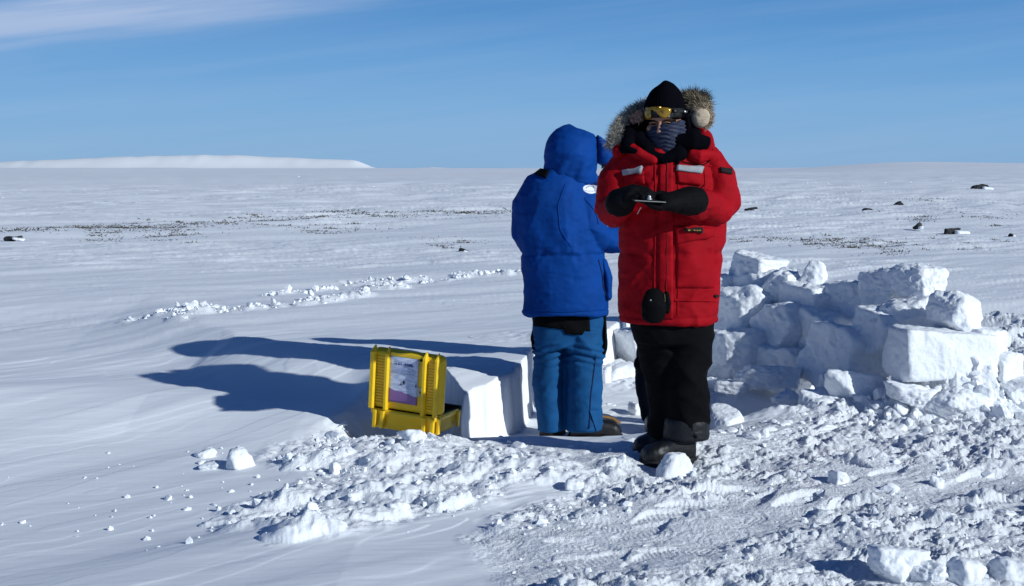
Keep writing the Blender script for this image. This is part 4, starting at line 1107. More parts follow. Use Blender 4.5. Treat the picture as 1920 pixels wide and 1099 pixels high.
        for z in (0.0, .014, .028, .034):
            ring = []; k = 1.0 if z < .03 else .93
            for j in range(32):
                a = 2 * math.pi * j / 32; uu = .475 + .56 * math.cos(a) * k; w = (.058 + .006 * math.cos(a)) * math.copysign(abs(math.sin(a)) ** .6, math.sin(a)) * s * k
                ring.append(bp(uu, w, z * s))
            rings.append(ring)
        g.loft(rings); g.out('sole', M_rubber, up)
        for k in range(9):      # lugs along the edge
            pass
        g = Geo()
        for k in range(4):
            u = .34 + .085 * k; h = .178 - .024 * k
            g.tube([bp(u, -.035, h * s - .012), bp(u + .01, 0, h * s + .004), bp(u, .035, h * s - .012)], [.0035] * 3, 6)
        g.out('lace', M_black, up)
        return up
    fA = G(1300, 847, .0)
    def at(px, Y): return Vector(((px - 960) / F * Y, Y, ZR))
    boot(at(1302, D - .03), at(1208, D - .10), 1.12)
    boot(at(1258, D + .10), at(1190, D + .12), 1.1)
    # --- coat
    g = Geo()
    g.stack([(603, 1163, 1345, .175), (598, 1161, 1346, .182), (560, 1161, 1347, .18), (520, 1161, 1350, .18), (480, 1162, 1356, .18), (450, 1163, 1360, .18), (420, 1163, 1361, .18),
             (380, 1158, 1352, .165), (340, 1150, 1348, .165), (315, 1150, 1344, .16), (295, 1158, 1335, .15), (280, 1175, 1322, .13), (266, 1195, 1304, .11)], D, 48, 2.0)
    g.tube([P(1172, 308, D), P(1150, 345, D - .01), P(1141, 395, D - .02), P(1148, 398, D - .08), P(1166, 382, D - .25)], [(.070, .085), (.076, .088), (.064, .078), (.066, .072), (.056, .062)], 22, (0, 1, 0))
    g.tube([P(1325, 300, D), P(1346, 335, D - .01), P(1354, 380, D - .03)], [(.075, .09), (.082, .095), (.078, .09)], 22, (0, 1, 0))
    g.tube([P(1356, 378, D - .04), P(1342, 392, D - .10), P(1316, 385, D - .22), P(1296, 379, D - .28)], [(.076, .076), (.080, .080), (.070, .070), (.060, .060)], 22, (0, 1, 0))
    zw = zpx(472, D); zh = zpx(590, D)
    def zn(co, no):
        z = co[:, 2]; x = co[:, 0]
        # gathered waist and the doubled hem, puffed bands of down
        w = -.008 * np.exp(-((z - zw) / .018) ** 2) * (1 + .5 * np.sin(x * 90))
        w = w - .005 * np.exp(-((z - zh) / .006) ** 2)
        return w
    coat = fuse(g, 'parka', M_red, root, .0075, 3, folds(.015, 4.2, 5.5, 61, .004, .0016, .9, zn))
    b = bvh_of([coat])
    # --- parka fittings
    patch(b, [(1236, 300), (1262, 300), (1262, 598), (1233, 598)], 'storm_flap', M_red, coat, .004, 6, 60, puff=.005)
    seam(b, [(1250, 296), (1252, 420), (1249, 545)], 'zip', mat('dark_red_zip', (.18, .002, .004), .7), coat, .0016, .010)
    seam(b, [(1228, 300), (1229, 420), (1226, 590)], 'seam', M_red, coat, .003, .001)
    seam(b, [(1270, 320), (1273, 420), (1270, 590)], 'seam', M_red, coat, .003, .001)
    patch(b, [(1268, 322), (1316, 326), (1313, 348), (1270, 343)], 'pocket_flap', M_red, coat, .010, 12, 6, puff=.006)
    patch(b, [(1170, 326), (1207, 322), (1209, 345), (1172, 350)], 'pocket_flap', M_red, coat, .005, 12, 6, puff=.006)
    patch(b, [(1268, 310.5), (1317, 314), (1313, 326), (1267, 320)], 'reflective_strip', M_strip, coat, .014, 12, 4, lift=.004)
    patch(b, [(1170, 318.5), (1206, 313), (1203, 324), (1170, 329)], 'reflective_strip', M_strip, coat, .014, 12, 4, lift=.004)
    patch(b, [(1266, 424), (1334, 428), (1338, 444), (1268, 458)], 'pocket_flap', M_red, coat, .011, 16, 6, puff=.008)
    patch(b, [(1268, 440), (1338, 440), (1338, 540), (1268, 540)], 'hip_pocket', M_red, coat, .004, 14, 16, puff=.010)
    lb = patch(b, [(1283, 427), (1311, 428.5), (1311, 434.5), (1283, 433)], 'label_tag', M_label, coat, .026, 8, 3, lift=.004)
    for k in range(6):
        patch(b, [(1286 + k * 3.8, 429.6 + k * .15), (1288.6 + k * 3.8, 429.8 + k * .15), (1288.6 + k * 3.8, 431.8 + k * .15), (1286 + k * 3.8, 431.6 + k * .15)], 'stitched_letter', M_gold, lb, .029, 2, 2, lift=.004)
    patch(b, [(1350, 314), (1371, 318), (1371, 327), (1351, 323)], 'arm_patch', M_label, coat, .006, 8, 5, lift=.003)
    patch(b, [(1262, 560), (1343, 562), (1344, 566), (1262, 565)], 'drawcord_channel', M_red, coat, .004, 20, 2)
    oval_patch(b, 1341, 555, 3.5, 2.5, 'cord_lock', M_label, coat, .010)
    # yoke seams over the chest and the loose black cord
    seam(b, [(1180, 308), (1215, 300), (1236, 303)], 'seam', M_red, coat, .003, .001)
    seam(b, [(1268, 303), (1300, 308), (1334, 312)], 'seam', M_red, coat, .003, .001)
    seam(b, [(1326, 262), (1336, 283), (1334, 300), (1318, 310), (1296, 308), (1278, 303)], 'cord', M_black, coat, .0022, .006)
    seam(b, [(1320, 316), (1322, 345), (1316, 372)], 'seam', M_red, coat, .003, .001)
    # --- hood lying back, its lining and fur
    g = Geo()
    hp = [P(1160, 285, D - .08), P(1168, 262, D + .03), P(1190, 244, D + .13), P(1245, 234, D + .19), P(1292, 246, D + .14), P(1318, 262, D + .04), P(1330, 285, D - .05)]
    g.tube(hp, [.030, .045, .065, .07, .065, .050, .034], 18)
    g.tube([P(1182, 278, D - .10), P(1200, 290, D - .14), P(1225, 300, D - .16)], [.030, .028, .02], 14)
    hood = fuse(g, 'hood', M_red, root, .007, 3, folds(.006, 5, 8, 71, .004))
    g = Geo()
    lp = [P(1176, 272, D - .10), P(1184, 250, D - .02), P(1203, 232, D + .05), P(1245, 224, D + .1), P(1288, 234, D + .05), P(1300, 258, D - .03), P(1302, 276, D - .10)]
    g.tube(lp, [.03, .042, .045, .05, .045, .045, .035], 16)
    g.tube([P(1180, 262, D - .03), P(1198, 262, D - .06), P(1214, 280, D - .10)], [.03, .042, .04], 14)
    g.tube([P(1212, 290, D - .12), P(1245, 300, D - .15), P(1275, 288, D - .14)], [.026, .028, .034], 14)
    fuse(g, 'hood_lining', M_knit, hood, .007, 3, folds(.004, 8, 10, 73, .003, .002))
    g = Geo()      # black collar flap folded out on the chest
    g.tube([P(1270, 268, D - .13), P(1300, 264, D - .15), P(1326, 268, D - .11)], [(.040, .018), (.046, .020), (.032, .016)], 16, (0, 1, .2))
    g.tube([P(1266, 282, D - .15), P(1272, 296, D - .165), P(1270, 306, D - .165)], [(.026, .014), (.022, .013), (.010, .01)], 12, (0, 1, .2))
    fuse(g, 'collar_flap', M_knit, hood, .006, 2, folds(.003, 9, 10, 75, .002))
    g = Geo(); g.tube([P(1160, 283, D - .09), P(1176, 280, D - .14), P(1192, 284, D - .15)], [(.014, .01), (.02, .012), (.012, .01)], 12, (0, 1, .2)); g.out('collar_edge', M_knit, hood)
    g = Geo(); g.tube([P(1296, 290, D - .14), P(1310, 294, D - .15), P(1332, 290, D - .10)], [(.030, .02), (.034, .024), (.028, .02)], 14, (0, 1, .3))
    fuse(g, 'collar_roll', M_red, hood, .006, 3, folds(.004, 9, 9, 77, .003))
    fur('fur_trim', [P(1150, 274, D - .06), P(1156, 256, D - .03), P(1166, 238, D + .01), P(1180, 222, D + .05), P(1200, 208, D + .09), P(1222, 200, D + .13)], [.018, .025, .031, .033, .032, .030], 5200, .045, M_fur_g, hood, 1, droop=.1)
    f2 = fur('fur_trim', [P(1262, 192, D + .15), P(1284, 190, D + .12), P(1300, 192, D + .08), P(1312, 200, D + .04), P(1316, 216, D + .0)], [.028, .034, .042, .042, .03], 4200, .046, M_fur_t, hood, 2)
    fur('fur_trim', [P(1286, 192, D + .12), P(1306, 188, D + .09), P(1320, 198, D + .05)], [.026, .030, .026], 1700, .062, M_fur_d, hood, 3, droop=-.3)
    fur('fur_trim', [P(1186, 226, D - .02), P(1198, 218, D - .03), P(1207, 214, D - .02)], [.014, .018, .012], 900, .022, mat('pinkish_fur', (.42, .27, .22), .9), hood, 4)
    g = Geo(); g.ell(P(1315, 220, D - .03), (.046, .036, .046), 20); fuse(g, 'fur_tip', M_cream, hood, .005, 2, folds(.004, 12, 12, 79, .006, .002))
    fur('fur_tip_edge', [P(1302, 206, D - .02), P(1318, 201, D - .02), P(1331, 212, D - .02), P(1331, 230, D - .02), P(1320, 238, D - .02)], [.010] * 5, 1100, .020, M_cream, hood, 5)
    # --- gaiter over nose and mouth: one cloth, its upper edge slanting
    g = Geo(); rings = []
    for py, l, r_, bb, tl in ((300, 1222, 1276, .085, 0), (286, 1216, 1282, .098, 0), (270, 1212, 1285, .112, -.004), (254, 1209, 1285, .117, -.006), (243, 1209, 1284, .114, -.008), (236, 1210, 1283, .110, -.010), (233.5, 1212, 1281, .104, -.010)):
        A = P(l, py, D - .035); B_ = P(r_, py, D - .035); c = (A + B_) / 2; a_ = (B_.x - A.x) / 2; ring = []
        for j in range(40):
            th = 2 * math.pi * j / 40; ring.append(c + Vector((a_ * math.cos(th), bb * math.sin(th) - .012 * math.cos(th), .020 * math.cos(th) * (1 if py < 260 else .4) + .02 * max(0, -math.sin(th)) ** 2 * 0)))
        rings.append(ring)
    g.loft(rings)
    def gz_(co, no):
        x, z = co[:, 0], co[:, 2]
        return .004 * np.sin((z + .25 * np.abs(x - hc.x)) * 330 + 3 * vn3(x * 12, x * 0, z * 12, 5)) * sst(zpx(292, D), zpx(262, D), z)
    fuse(g, 'neck_gaiter', M_gaiter, root, .005, 2, gz_)
    # --- hat: beanie and the band that comes down over ear and brow
    g = Geo(); rings = []
    for py, l, r_, bb in ((228, 1214, 1283, .095), (222, 1206, 1285, .106), (212, 1206, 1284, .108), (200, 1207, 1282, .106), (188, 1209, 1280, .104), (177, 1213, 1275, .098), (169, 1218, 1268, .086), (163, 1224, 1261, .068), (159, 1230, 1254, .046), (157, 1236, 1248, .02)):
        A = P(l, py, D - .02); B_ = P(r_, py, D - .02); c = (A + B_) / 2; a_ = (B_.x - A.x) / 2
        rings.append([c + Vector((a_ * math.cos(2 * math.pi * j / 40), bb * math.sin(2 * math.pi * j / 40), .012 * math.cos(2 * math.pi * j / 40) - (.010 * math.sin(2 * math.pi * j / 40)))) for j in range(40)])
    g.loft(rings)
    g.tube([P(1283, 214, D), P(1287, 236, D), P(1284, 262, D + .01)], [(.02, .06), (.022, .07), (.02, .06)], 16, (0, 1, 0))
    g.tube([P(1209, 218, D + .02), P(1206, 240, D + .02), P(1208, 262, D + .02)], [(.014, .05), (.016, .05), (.014, .05)], 16, (0, 1, 0))
    def hz_(co, no): 
        an = np.arctan2(co[:, 1] - hc.y, co[:, 0] - hc.x); return .0014 * np.sin(an * 44) + .002 * vn3(co[:, 0] * 20, co[:, 1] * 20, co[:, 2] * 20, 9)
    hat = fuse(g, 'beanie', M_knit, root, .005, 3, hz_)
    hb = bvh_of([hat, body])
    # --- goggles pushed up on the brim of the hat
    def lens(pts, name, m, par, lift=.010, th=.004):
        n = len(pts); cx_ = sum(p[0] for p in pts) / n; cy_ = sum(p[1] for p in pts) / n; g = Geo(); rings = []
        last = None
        for k, lf in ((1.0, lift - th), (1.0, lift), (.8, lift + .003), (.4, lift + .004), (.02, lift + .004)):
            ring = []
            for (x, y) in pts:
                p, n_ = hit(hb, cx_ + (x - cx_) * k, cy_ + (y - cy_) * k)
                if p is None: p, n_ = last
                last = (p, n_); ring.append(p + Vector((n_.x * .4, -1, 0)).normalized() * lf)
            rings.append(ring)
        g.loft(rings); return g.out(name, m, par)
    gfr = patch(hb, [(1208, 203), (1278, 203), (1276, 220), (1210, 222)], 'goggle_frame', M_frame, root, .010, 20, 5, lift=.004)
    lens([(1206.5, 205), (1213, 203), (1222, 204), (1222, 209), (1221.5, 219), (1218, 224.5), (1212, 225), (1208, 221), (1206.5, 213)], 'lens', M_lens, gfr, .018)
    lens([(1226, 203.5), (1235, 201), (1248, 202), (1256, 204), (1258.5, 209), (1254, 217), (1247, 222), (1240, 221.5), (1234, 216), (1231, 210), (1226, 208)], 'lens', M_lens, gfr, .018)
    patch(hb, [(1214, 202), (1240, 200.5), (1240, 206), (1214, 207)], 'lens_bridge', M_lens, gfr, .016, 8, 3, lift=.004)
    patch(hb, [(1256, 205), (1281, 206), (1281, 212), (1256, 212)], 'goggle_strap', M_frame, gfr, .012, 8, 3, lift=.004)
    oval_patch(hb, 1281, 210, 1.6, 2.2, 'strap_buckle', M_metal, gfr, .016)
    # --- gloves
    def glove(wrist, palm, dirn, upv, curl, name, s=1.0, spread=.5):
        """a padded glove: cuff, palm, four fingers of unequal length and a thumb leaving the side"""
        w_, pl = Vector(wrist), Vector(palm); f = Vector(dirn).normalized(); up_ = Vector(upv); up_ = (up_ - f * up_.dot(f)).normalized(); sd = f.cross(up_)
        g = Geo(); g.tube([w_ - (pl - w_) * .25, w_, w_.lerp(pl, .55), pl], [(.058 * s, .058 * s), (.056 * s, .056 * s), (.046 * s, .040 * s), (.047 * s, .030 * s)], 18, up_)
        for k, (o_, ln) in enumerate(((-.033, .070), (-.011, .080), (.011, .076), (.033, .060))):
            a = pl + sd * o_ * s - f * .005; kn = a + f * .030 * s + up_ * .006
            m1 = kn + (f * math.cos(curl) - up_ * math.sin(curl)).normalized() * ln * .50 * s
            m2 = m1 + (f * math.cos(curl * 2.1) - up_ * math.sin(curl * 2.1)).normalized() * ln * .45 * s
            g.tube([a - f * .02, a, kn, m1, m2], [.014 * s, .0145 * s, .0145 * s, .0135 * s, .0115 * s], 10)
        t0 = pl - f * .035 * s - sd * .036 * s; t1 = t0 - sd * .022 * s + f * .030 * s - up_ * .004; t2 = t1 + f * .036 * s + sd * .010 * s - up_ * .006
        g.tube([t0 + sd * .02, t0, t1, t2], [.018 * s, .018 * s, .0155 * s, .013 * s], 10)
        return fuse(g, name, M_glove, root, .0045, 2, folds(.0022, 14, 16, 91, .0015))
    gl = glove(P(1166, 378, D - .27), P(1184, 366, D - .36), (1, -.35, .12), (-.1, -.55, .9), .42, 'glove', 1.18)
    gr = glove(P(1290, 378, D - .30), P(1245, 379, D - .38), (-1, -.18, -.04), (0, .45, -1), .30, 'glove', 1.18)
    gl['label'] = 'black glove with curled fingers writing on the plate'; gr['label'] = 'black glove held flat under the plate'
    g = Geo(); g.tube([P(1178, 404, D - .24), P(1192, 400, D - .2)], [.003, .003], 6)
    return root
red = red_person()
# the small plate held in the gloves
pc = P(1215, 376, DR - .415)
tb = empty('clipboard', pc, 'thin dark plate seen edge on in black gloves, small bright knob on it', 'clipboard')
g = Geo(); Xv = Vector((1, .12, -.055)).normalized(); Zv = Vector((.05, -.10, 1)).normalized(); Yv = Zv.cross(Xv).normalized(); Zv = Xv.cross(Yv)
g.box(pc, .145, .10, .004, Xv, Yv, Zv, .001); g.out('board', mat('dark_plate', (.03, .03, .03), .4), tb, False)
g = Geo(); g.box(pc + Zv * .0028 - Yv * .051, .14, .004, .003, Xv, Yv, Zv); g.out('board_edge', mat('pale_edge', (.35, .36, .33), .4, metal=.4), tb, False)
g = Geo(); g.ell(pc + Zv * .016 - Yv * .02, (.009, .009, .011), 14); g.ell(pc + Zv * .008 - Yv * .02, (.014, .012, .006), 14); g.out('clip', mat('pale_metal', (.5, .52, .5), .3, metal=.5), tb)
g = Geo(); g.tube([P(1202, 389, DR - .40), P(1199, 394, DR - .39), P(1195, 401, DR - .38)], [.0024, .002, .002], 6)
tag(g.out('cord', mat('pale_cord', (.5, .42, .38), .7), None), 'short pale cord dangling below the black gloves', 'cord')
# camera pouch hanging at the hem of the parka
pp = P(1225, 575, DR - .23)
ms = empty('shoulder_bag', pp, 'black padded pouch hanging in front of the hem of the red parka', 'pouch')
g = Geo(); g.tube([P(1229, 553, DR - .21), P(1226, 572, DR - .23), P(1224, 592, DR - .22)], [(.048, .030), (.060, .042), (.054, .036)], 20, (0, 1, 0)); fuse(g, 'bag_body', M_black, ms, .006, 2, folds(.004, 8, 8, 101, .003))
g = Geo(); g.tube([P(1250, 550, DR - .215), P(1252, 570, DR - .22), P(1251, 584, DR - .215)], [(.012, .012), (.017, .014), (.014, .012)], 14, (0, 1, 0)); fuse(g, 'side_pocket', M_black, ms, .005, 2)
g = Geo(); g.tube([P(1246, 552, DR - .235), P(1247, 560, DR - .24), P(1246, 582, DR - .235)], [.002] * 3, 6); g.out('cord', mat('olive_cord', (.10, .11, .05), .8), ms)
oval = Geo(); oval.ell(P(1220, 563, DR - .275), (.004, .003, .004), 10); oval.out('stud', M_strip, ms)
# ------------------------------------------------------------------ person in the blue parka
DB = 7.66
def blue_person():
    D = DB; base = P(1075, 822, D); base.z = hz(base.x, base.y) - .012; ZR = base.z + .004
    root = empty('person', base, 'person in blue hooded parka and blue trousers, back turned, head bent down', 'person')
    g = Geo()
    hc = P(1078, 285, D - .01); g.ell(hc, (.078, .095, .11), 20); g.ell(P(1098, 300, D + .03), (.05, .06, .06), 16)
    g.tube([hc, P(1066, 325, D)], [.055, .06], 14)
    g.tube([P(1110, 287, D + .05), P(1116, 296, D + .05), P(1112, 303, D + .05)], [.010, .013, .010], 8)
    g.stack([(600, 1010, 1120, .12), (500, 1000, 1115, .12), (420, 995, 1105, .12), (350, 1000, 1098, .11), (325, 1020, 1090, .08)], D)
    g.tube([P(1002, 355, D), P(990, 440, D + .03), P(1010, 460, D + .22)], [.048, .040, .03], 12)
    g.tube([P(1090, 355, D), P(1118, 435, D - .02), P(1172, 450, D + .02)], [.048, .040, .03], 12)
    g.tube([P(1030, 590, D), P(1029, 710, D), P(1032, 780, D)], [.075, .058, .05], 12)
    g.tube([P(1094, 590, D), P(1094, 710, D - .03), P(1096, 780, D - .04)], [.075, .058, .05], 12)
    for dx, k in ((0, 0), (.02, 1), (.04, 2)):
        g.tube([P(1172, 450, D + .02 + dx), P(1190, 447, D + .03 + dx)], [.012, .010], 8)
    fuse(g, 'body', M_skin, root, .008, 3)
    # trousers
    g = Geo()
    g.stack([(650, 1003, 1132, .125), (625, 1000, 1134, .135), (600, 1000, 1134, .14), (575, 1002, 1132, .14), (550, 1008, 1125, .12)], D)
    g.tube([P(1031, 620, D + .01), P(1030, 660, D + .01), P(1029, 710, D + .01), P(1032, 760, D + .01), P(1034, 806, D + .01)], [(.086, .115), (.088, .11), (.088, .10), (.083, .098), (.078, .098)], 24, (0, 1, 0), .08)
    g.tube([P(1097, 620, D - .02), P(1096, 660, D - .03), P(1095, 710, D - .04), P(1094, 760, D - .04), P(1096, 806, D - .05)], [(.103, .125), (.104, .12), (.101, .112), (.098, .108), (.104, .108)], 24, (0, 1, 0), .08)
    zk = zpx(660, D)
    def knee(co, no):
        z = co[:, 2]; x = co[:, 0]
        k = np.exp(-((z - zk) / .05) ** 2)
        return k * .010 * np.sin((z + .25 * np.abs(x - base.x)) * 170 + 2 * vn3(x * 9, x * 0 + 3, z * 9, 12))
    tr = fuse(g, 'bib_trousers', M_bluep, root, .0085, 3, folds(.013, 3, 6.5, 131, .003, .001, .9, knee))
    b = bvh_of([tr])
    # --- coat
    g = Geo()
    g.stack([(591, 985, 1139, .20), (586, 983, 1140, .205), (550, 981, 1139, .205), (510, 977, 1135, .205), (478, 974, 1130, .20), (450, 970, 1130, .205), (410, 968, 1124, .20),
             (370, 970, 1116, .18), (345, 980, 1108, .16), (330, 997, 1098, .13), (318, 1015, 1090, .11)], D, 48, 1.95, -.012)
    g.tube([P(1002, 348, D + .01), P(985, 385, D + .01), P(981, 440, D + .03), P(990, 458, D + .09), P(1010, 455, D + .22)], [(.062, .08), (.066, .09), (.058, .08), (.060, .07), (.05, .055)], 22, (0, 1, 0))
    g.tube([P(1084, 352, D), P(1098, 380, D - .04), P(1110, 425, D - .06), P(1122, 447, D - .04)], [(.070, .09), (.080, .095), (.080, .09), (.070, .08)], 22, (0, 1, 0))
    g.tube([P(1118, 442, D - .05), P(1140, 449, D - .01), P(1178, 452, D + .06)], [(.070, .074), (.066, .066), (.052, .055)], 22, (0, 1, 0))
    zw = zpx(476, D); zh = zpx(579, D)
    def zn(co, no):
        z = co[:, 2]; x = co[:, 0]
        bodyx = (x < P(1128, 476, D).x)
        w = bodyx * (-.009 * np.exp(-((z - zw) / .012) ** 2) + .009 * vn3(x * 30, x * 0, z * 5, 3) * np.exp(-((z - zw - .01) / .028) ** 2))
        w = w - .004 * np.exp(-((z - zh) / .004) ** 2)
        # long soft creases running down the back from the shoulder
        w = w + .012 * np.clip(vn3(x * 12 + z * 4.5, x * 0 + 1.5, z * 2.0, 17), -1, 1) * sst(zw, zw + .1, z)
        w = w + .006 * vn3(x * 11, x * 0 + 2.5, z * 1.5, 18) * sst(zw, zw - .1, z)
        return w
    coat = fuse(g, 'parka', M_blue, root, .0075, 3, folds(.016, 4.6, 3.6, 161, .003, .0014, .9, zn))
    b2 = bvh_of([coat])
    # side pocket sticking out on the right
    g = Geo(); g.tube([P(1131, 492, D - .02), P(1138, 520, D - .03), P(1140, 556, D - .03)], [(.020, .05), (.030, .085), (.024, .075)], 20, (0, 1, 0))
    pk = fuse(g, 'side_pocket', M_blue, coat, .007, 3, folds(.004, 6, 8, 167, .003))
    pb = bvh_of([pk, coat])
    seam(pb, [(1122, 488), (1129, 515), (1131, 540), (1140, 561)], 'pocket_edge', mat('navy_piping', (.002, .008, .06), .7), pk, .004, .002)
    patch(b2, [(1002, 327), (1014, 318), (1030, 320), (1024, 335)], 'shoulder_tab', M_black, coat, .006, 6, 5, lift=.002)
    ov = oval_patch(b2, 1105, 355.5, 13.0, 8.0, 'arm_badge', M_white, coat, .004, R(14))
    # the arc of letters and the wave on the badge
    for k in range(7):
        a = R(200 + 22 * k); x = 1105 + 8.2 * math.cos(a); y = 354.5 + 4.4 * math.sin(a)
        seam(b2, [(x, y - 1.3), (x + .6, y), (x + .2, y + 1.3)], 'badge_letter', M_ink, ov, .0013, .0075, 1.2)
    seam(b2, [(1095, 357.5), (1102, 359.5), (1110, 360.5), (1116, 359.5)], 'badge_line', mat('grey_print_line', (.4, .43, .6), .7), ov, .001, .0072, 2)
    seam(b2, [(1096, 372), (1110, 388), (1119, 405), (1122, 420)], 'seam', M_blue, coat, .003, .001)
    seam(b2, [(1060, 345), (1046, 385), (1050, 430), (1070, 462)], 'seam', M_blue, coat, .003, .001)
    seam(b2, [(985, 580), (1060, 585), (1137, 580)], 'seam', M_blue, coat, .0025, .001)
    # hood
    g = Geo(); rings = []
    for py, l, r_, bb, off in ((338, 1022, 1108, .115, -.01), (325, 1021, 1112, .125, -.02), (308, 1020, 1116, .135, -.02), (290, 1020, 1120, .145, -.02), (272, 1024, 1121, .145, -.01), (258, 1031, 1121, .135, 0), (247, 1042, 1113, .11, .01), (240, 1056, 1096, .07, .01), (237.5, 1068, 1084, .03, .01)):
        A = P(l, py, D + off); B_ = P(r_, py, D + off); c = (A + B_) / 2; a_ = (B_.x - A.x) / 2
        rings.append([c + Vector((a_ * math.cos(2 * math.pi * j / 44), bb * math.sin(2 * math.pi * j / 44), -.014 * math.cos(2 * math.pi * j / 44))) for j in range(44)])
    g.loft(rings)
    # front panel of the hood reaching over the face
    g.tube([P(1108, 266, D + .03), P(1106, 282, D + .03), P(1106, 300, D + .03)], [(.035, .10), (.045, .12), (.035, .10)], 20, (0, 1, 0))
    g.tube([P(1088, 320, D), P(1104, 330, D + .01), P(1122, 342, D + .03)], [(.045, .08), (.032, .06), (.013, .03)], 16, (0, 1, 0))
    def hd(co, no):
        x, z = co[:, 0], co[:, 2]; k = sst(zpx(285, D), zpx(325, D), z)
        return k * .013 * vn3(x * 26 - z * 12, x * 0, z * 4, 19) * (no[:, 1] < .2)
    hood = fuse(g, 'hood', M_blue, root, .007, 3, folds(.004, 4, 6, 171, .004, .0012, .3, hd))
    g = Geo(); g.stack([(309, 1124, 1141, .07, .03), (304, 1118, 1147, .10, .03), (294, 1116, 1149, .115, .03), (282, 1116, 1148, .12, .03), (272, 1116, 1143, .12, .03), (263, 1116, 1134, .11, .03), (256, 1117, 1125, .09, .03)], D, 36, 2.6)
    brim = fuse(g, 'hood_brim', M_blue, root, .006, 3, folds(.003, 6, 8, 177, .003)); 
    hb = bvh_of([hood, brim])
    seam(hb, [(1121, 254), (1120, 268), (1119, 285), (1121, 300)], 'dark_seam', mat('navy_binding', (.002, .007, .05), .7), hood, .008, -.001)
    fur('fur_edge', [P(1149, 268, D - .03), P(1150, 284, D - .03), P(1148, 300, D - .02), P(1140, 309, D - .02), P(1130, 309, D)], [.010, .012, .014, .015, .010], 1500, .018, mat('brown_fur', (.20, .15, .09), .9, color2=(.06, .05, .03), var_scale=40), brim, 8)
    # black seat patch, blue strip, straps
    patch(b, [(998, 585), (1104, 585), (1106, 622), (1003, 612)], 'seat_patch', M_black, tr, .006, 22, 7, lift=.002)
    patch(b, [(1052, 610), (1103, 612), (1092, 628), (1060, 626)], 'seat_patch', M_black, tr, .007, 12, 4, lift=.002)
    g = Geo(); g.tube([P(1132, 588, D - .01), P(1134, 620, D - .02), P(1134, 650, D - .02), P(1129, 669, D - .02)], [(.013, .05), (.010, .05), (.014, .04), (.014, .025)], 14, (0, 1, 0)); fuse(g, 'side_strap', M_black, tr, .005, 2, folds(.003, 10, 9, 181, .003))
    g = Geo(); g.tube([P(1004, 613, D), P(998, 632, D), P(1001, 655, D)], [(.010, .035), (.012, .035), (.007, .02)], 12, (0, 1, 0)); fuse(g, 'side_strap', M_black, tr, .005, 2, folds(.003, 10, 9, 183, .003))
    sm = mat('navy_seam', (.003, .012, .07), .7)
    seam(b, [(1117, 665), (1113, 700), (1107, 745), (1105, 800)], 'leg_seam', sm, tr, .0035, .001)
    g = Geo()
    # flared ankle flap on the right leg
    q = [P(1106, 770, D - .16), P(1122, 770, D - .13), P(1131, 796, D - .13), P(1119, 809, D - .15)]
    g.loft([q, [p + Vector((.004, .02, 0)) for p in q]]); g.out('ankle_flap', M_bluep, tr, False)
    oval_patch(b, 1104.5, 802, 1.4, 1.4, 'snap', M_label, tr, .004)
    # boots
    def bootb(heel, toe, s, tan=False):
        heel, toe = Vector(heel), Vector(toe); ax = (toe - heel); L_ = ax.length; ax.normalize(); sd = Vector((0, 0, 1)).cross(ax)
        def bp(u, v_, w): return heel + ax * u * L_ + sd * v_ + Vector((0, 0, w))
        g = Geo(); rings = []
        for u, w, h0, h1 in ((-.06, .024, .018, .09), (0.0, .044, .015, .13), (.12, .05, .012, .16), (.28, .052, .012, .15), (.42, .052, .012, .125), (.56, .052, .012, .105), (.72, .056, .012, .098), (.86, .056, .012, .09), (.95, .044, .014, .075), (1.0, .024, .02, .055)):
            rings.append([bp(u, w * s * math.copysign(abs(math.cos(2 * math.pi * j / 20)) ** .75, math.cos(2 * math.pi * j / 20)), ((h0 + h1) / 2 + (h1 - h0) / 2 * math.copysign(abs(math.sin(2 * math.pi * j / 20)) ** .75, math.sin(2 * math.pi * j / 20))) * s) for j in range(20)])
        g.loft(rings); up = fuse(g, 'boot', M_boot, root, .006, 3, folds(.003, 8, 14, 191, .002))
        g = Geo(); rings = []
        for z in (0.0, .014, .026, .032):
            k = 1.0 if z < .03 else .93
            rings.append([bp(.475 + .56 * math.cos(2 * math.pi * j / 32) * k, (.058 + .006 * math.cos(2 * math.pi * j / 32)) * math.copysign(abs(math.sin(2 * math.pi * j / 32)) ** .6, math.sin(2 * math.pi * j / 32)) * s * k, z * s) for j in range(32)])
        g.loft(rings); g.out('sole', M_rubber, up)
        if tan:
            g = Geo(); g.tube([bp(.30, .02, .135 * s), bp(.6, .03, .112 * s), bp(.85, .03, .10 * s), bp(.97, .0, .082 * s)], [(.02, .008), (.026, .008), (.024, .008), (.012, .006)], 12, (0, 0, 1)); g.out('tan_upper', M_tan, up)
        return up
    def at(px, Y): return Vector(((px - 960) / F * Y, Y, ZR))
    bootb(at(1074, D - .05), at(1167, D - .02), 1.15, True)
    bootb(at(1027, D - .04), at(1046, D + .20), 1.12)
    return root
blue = blue_person()

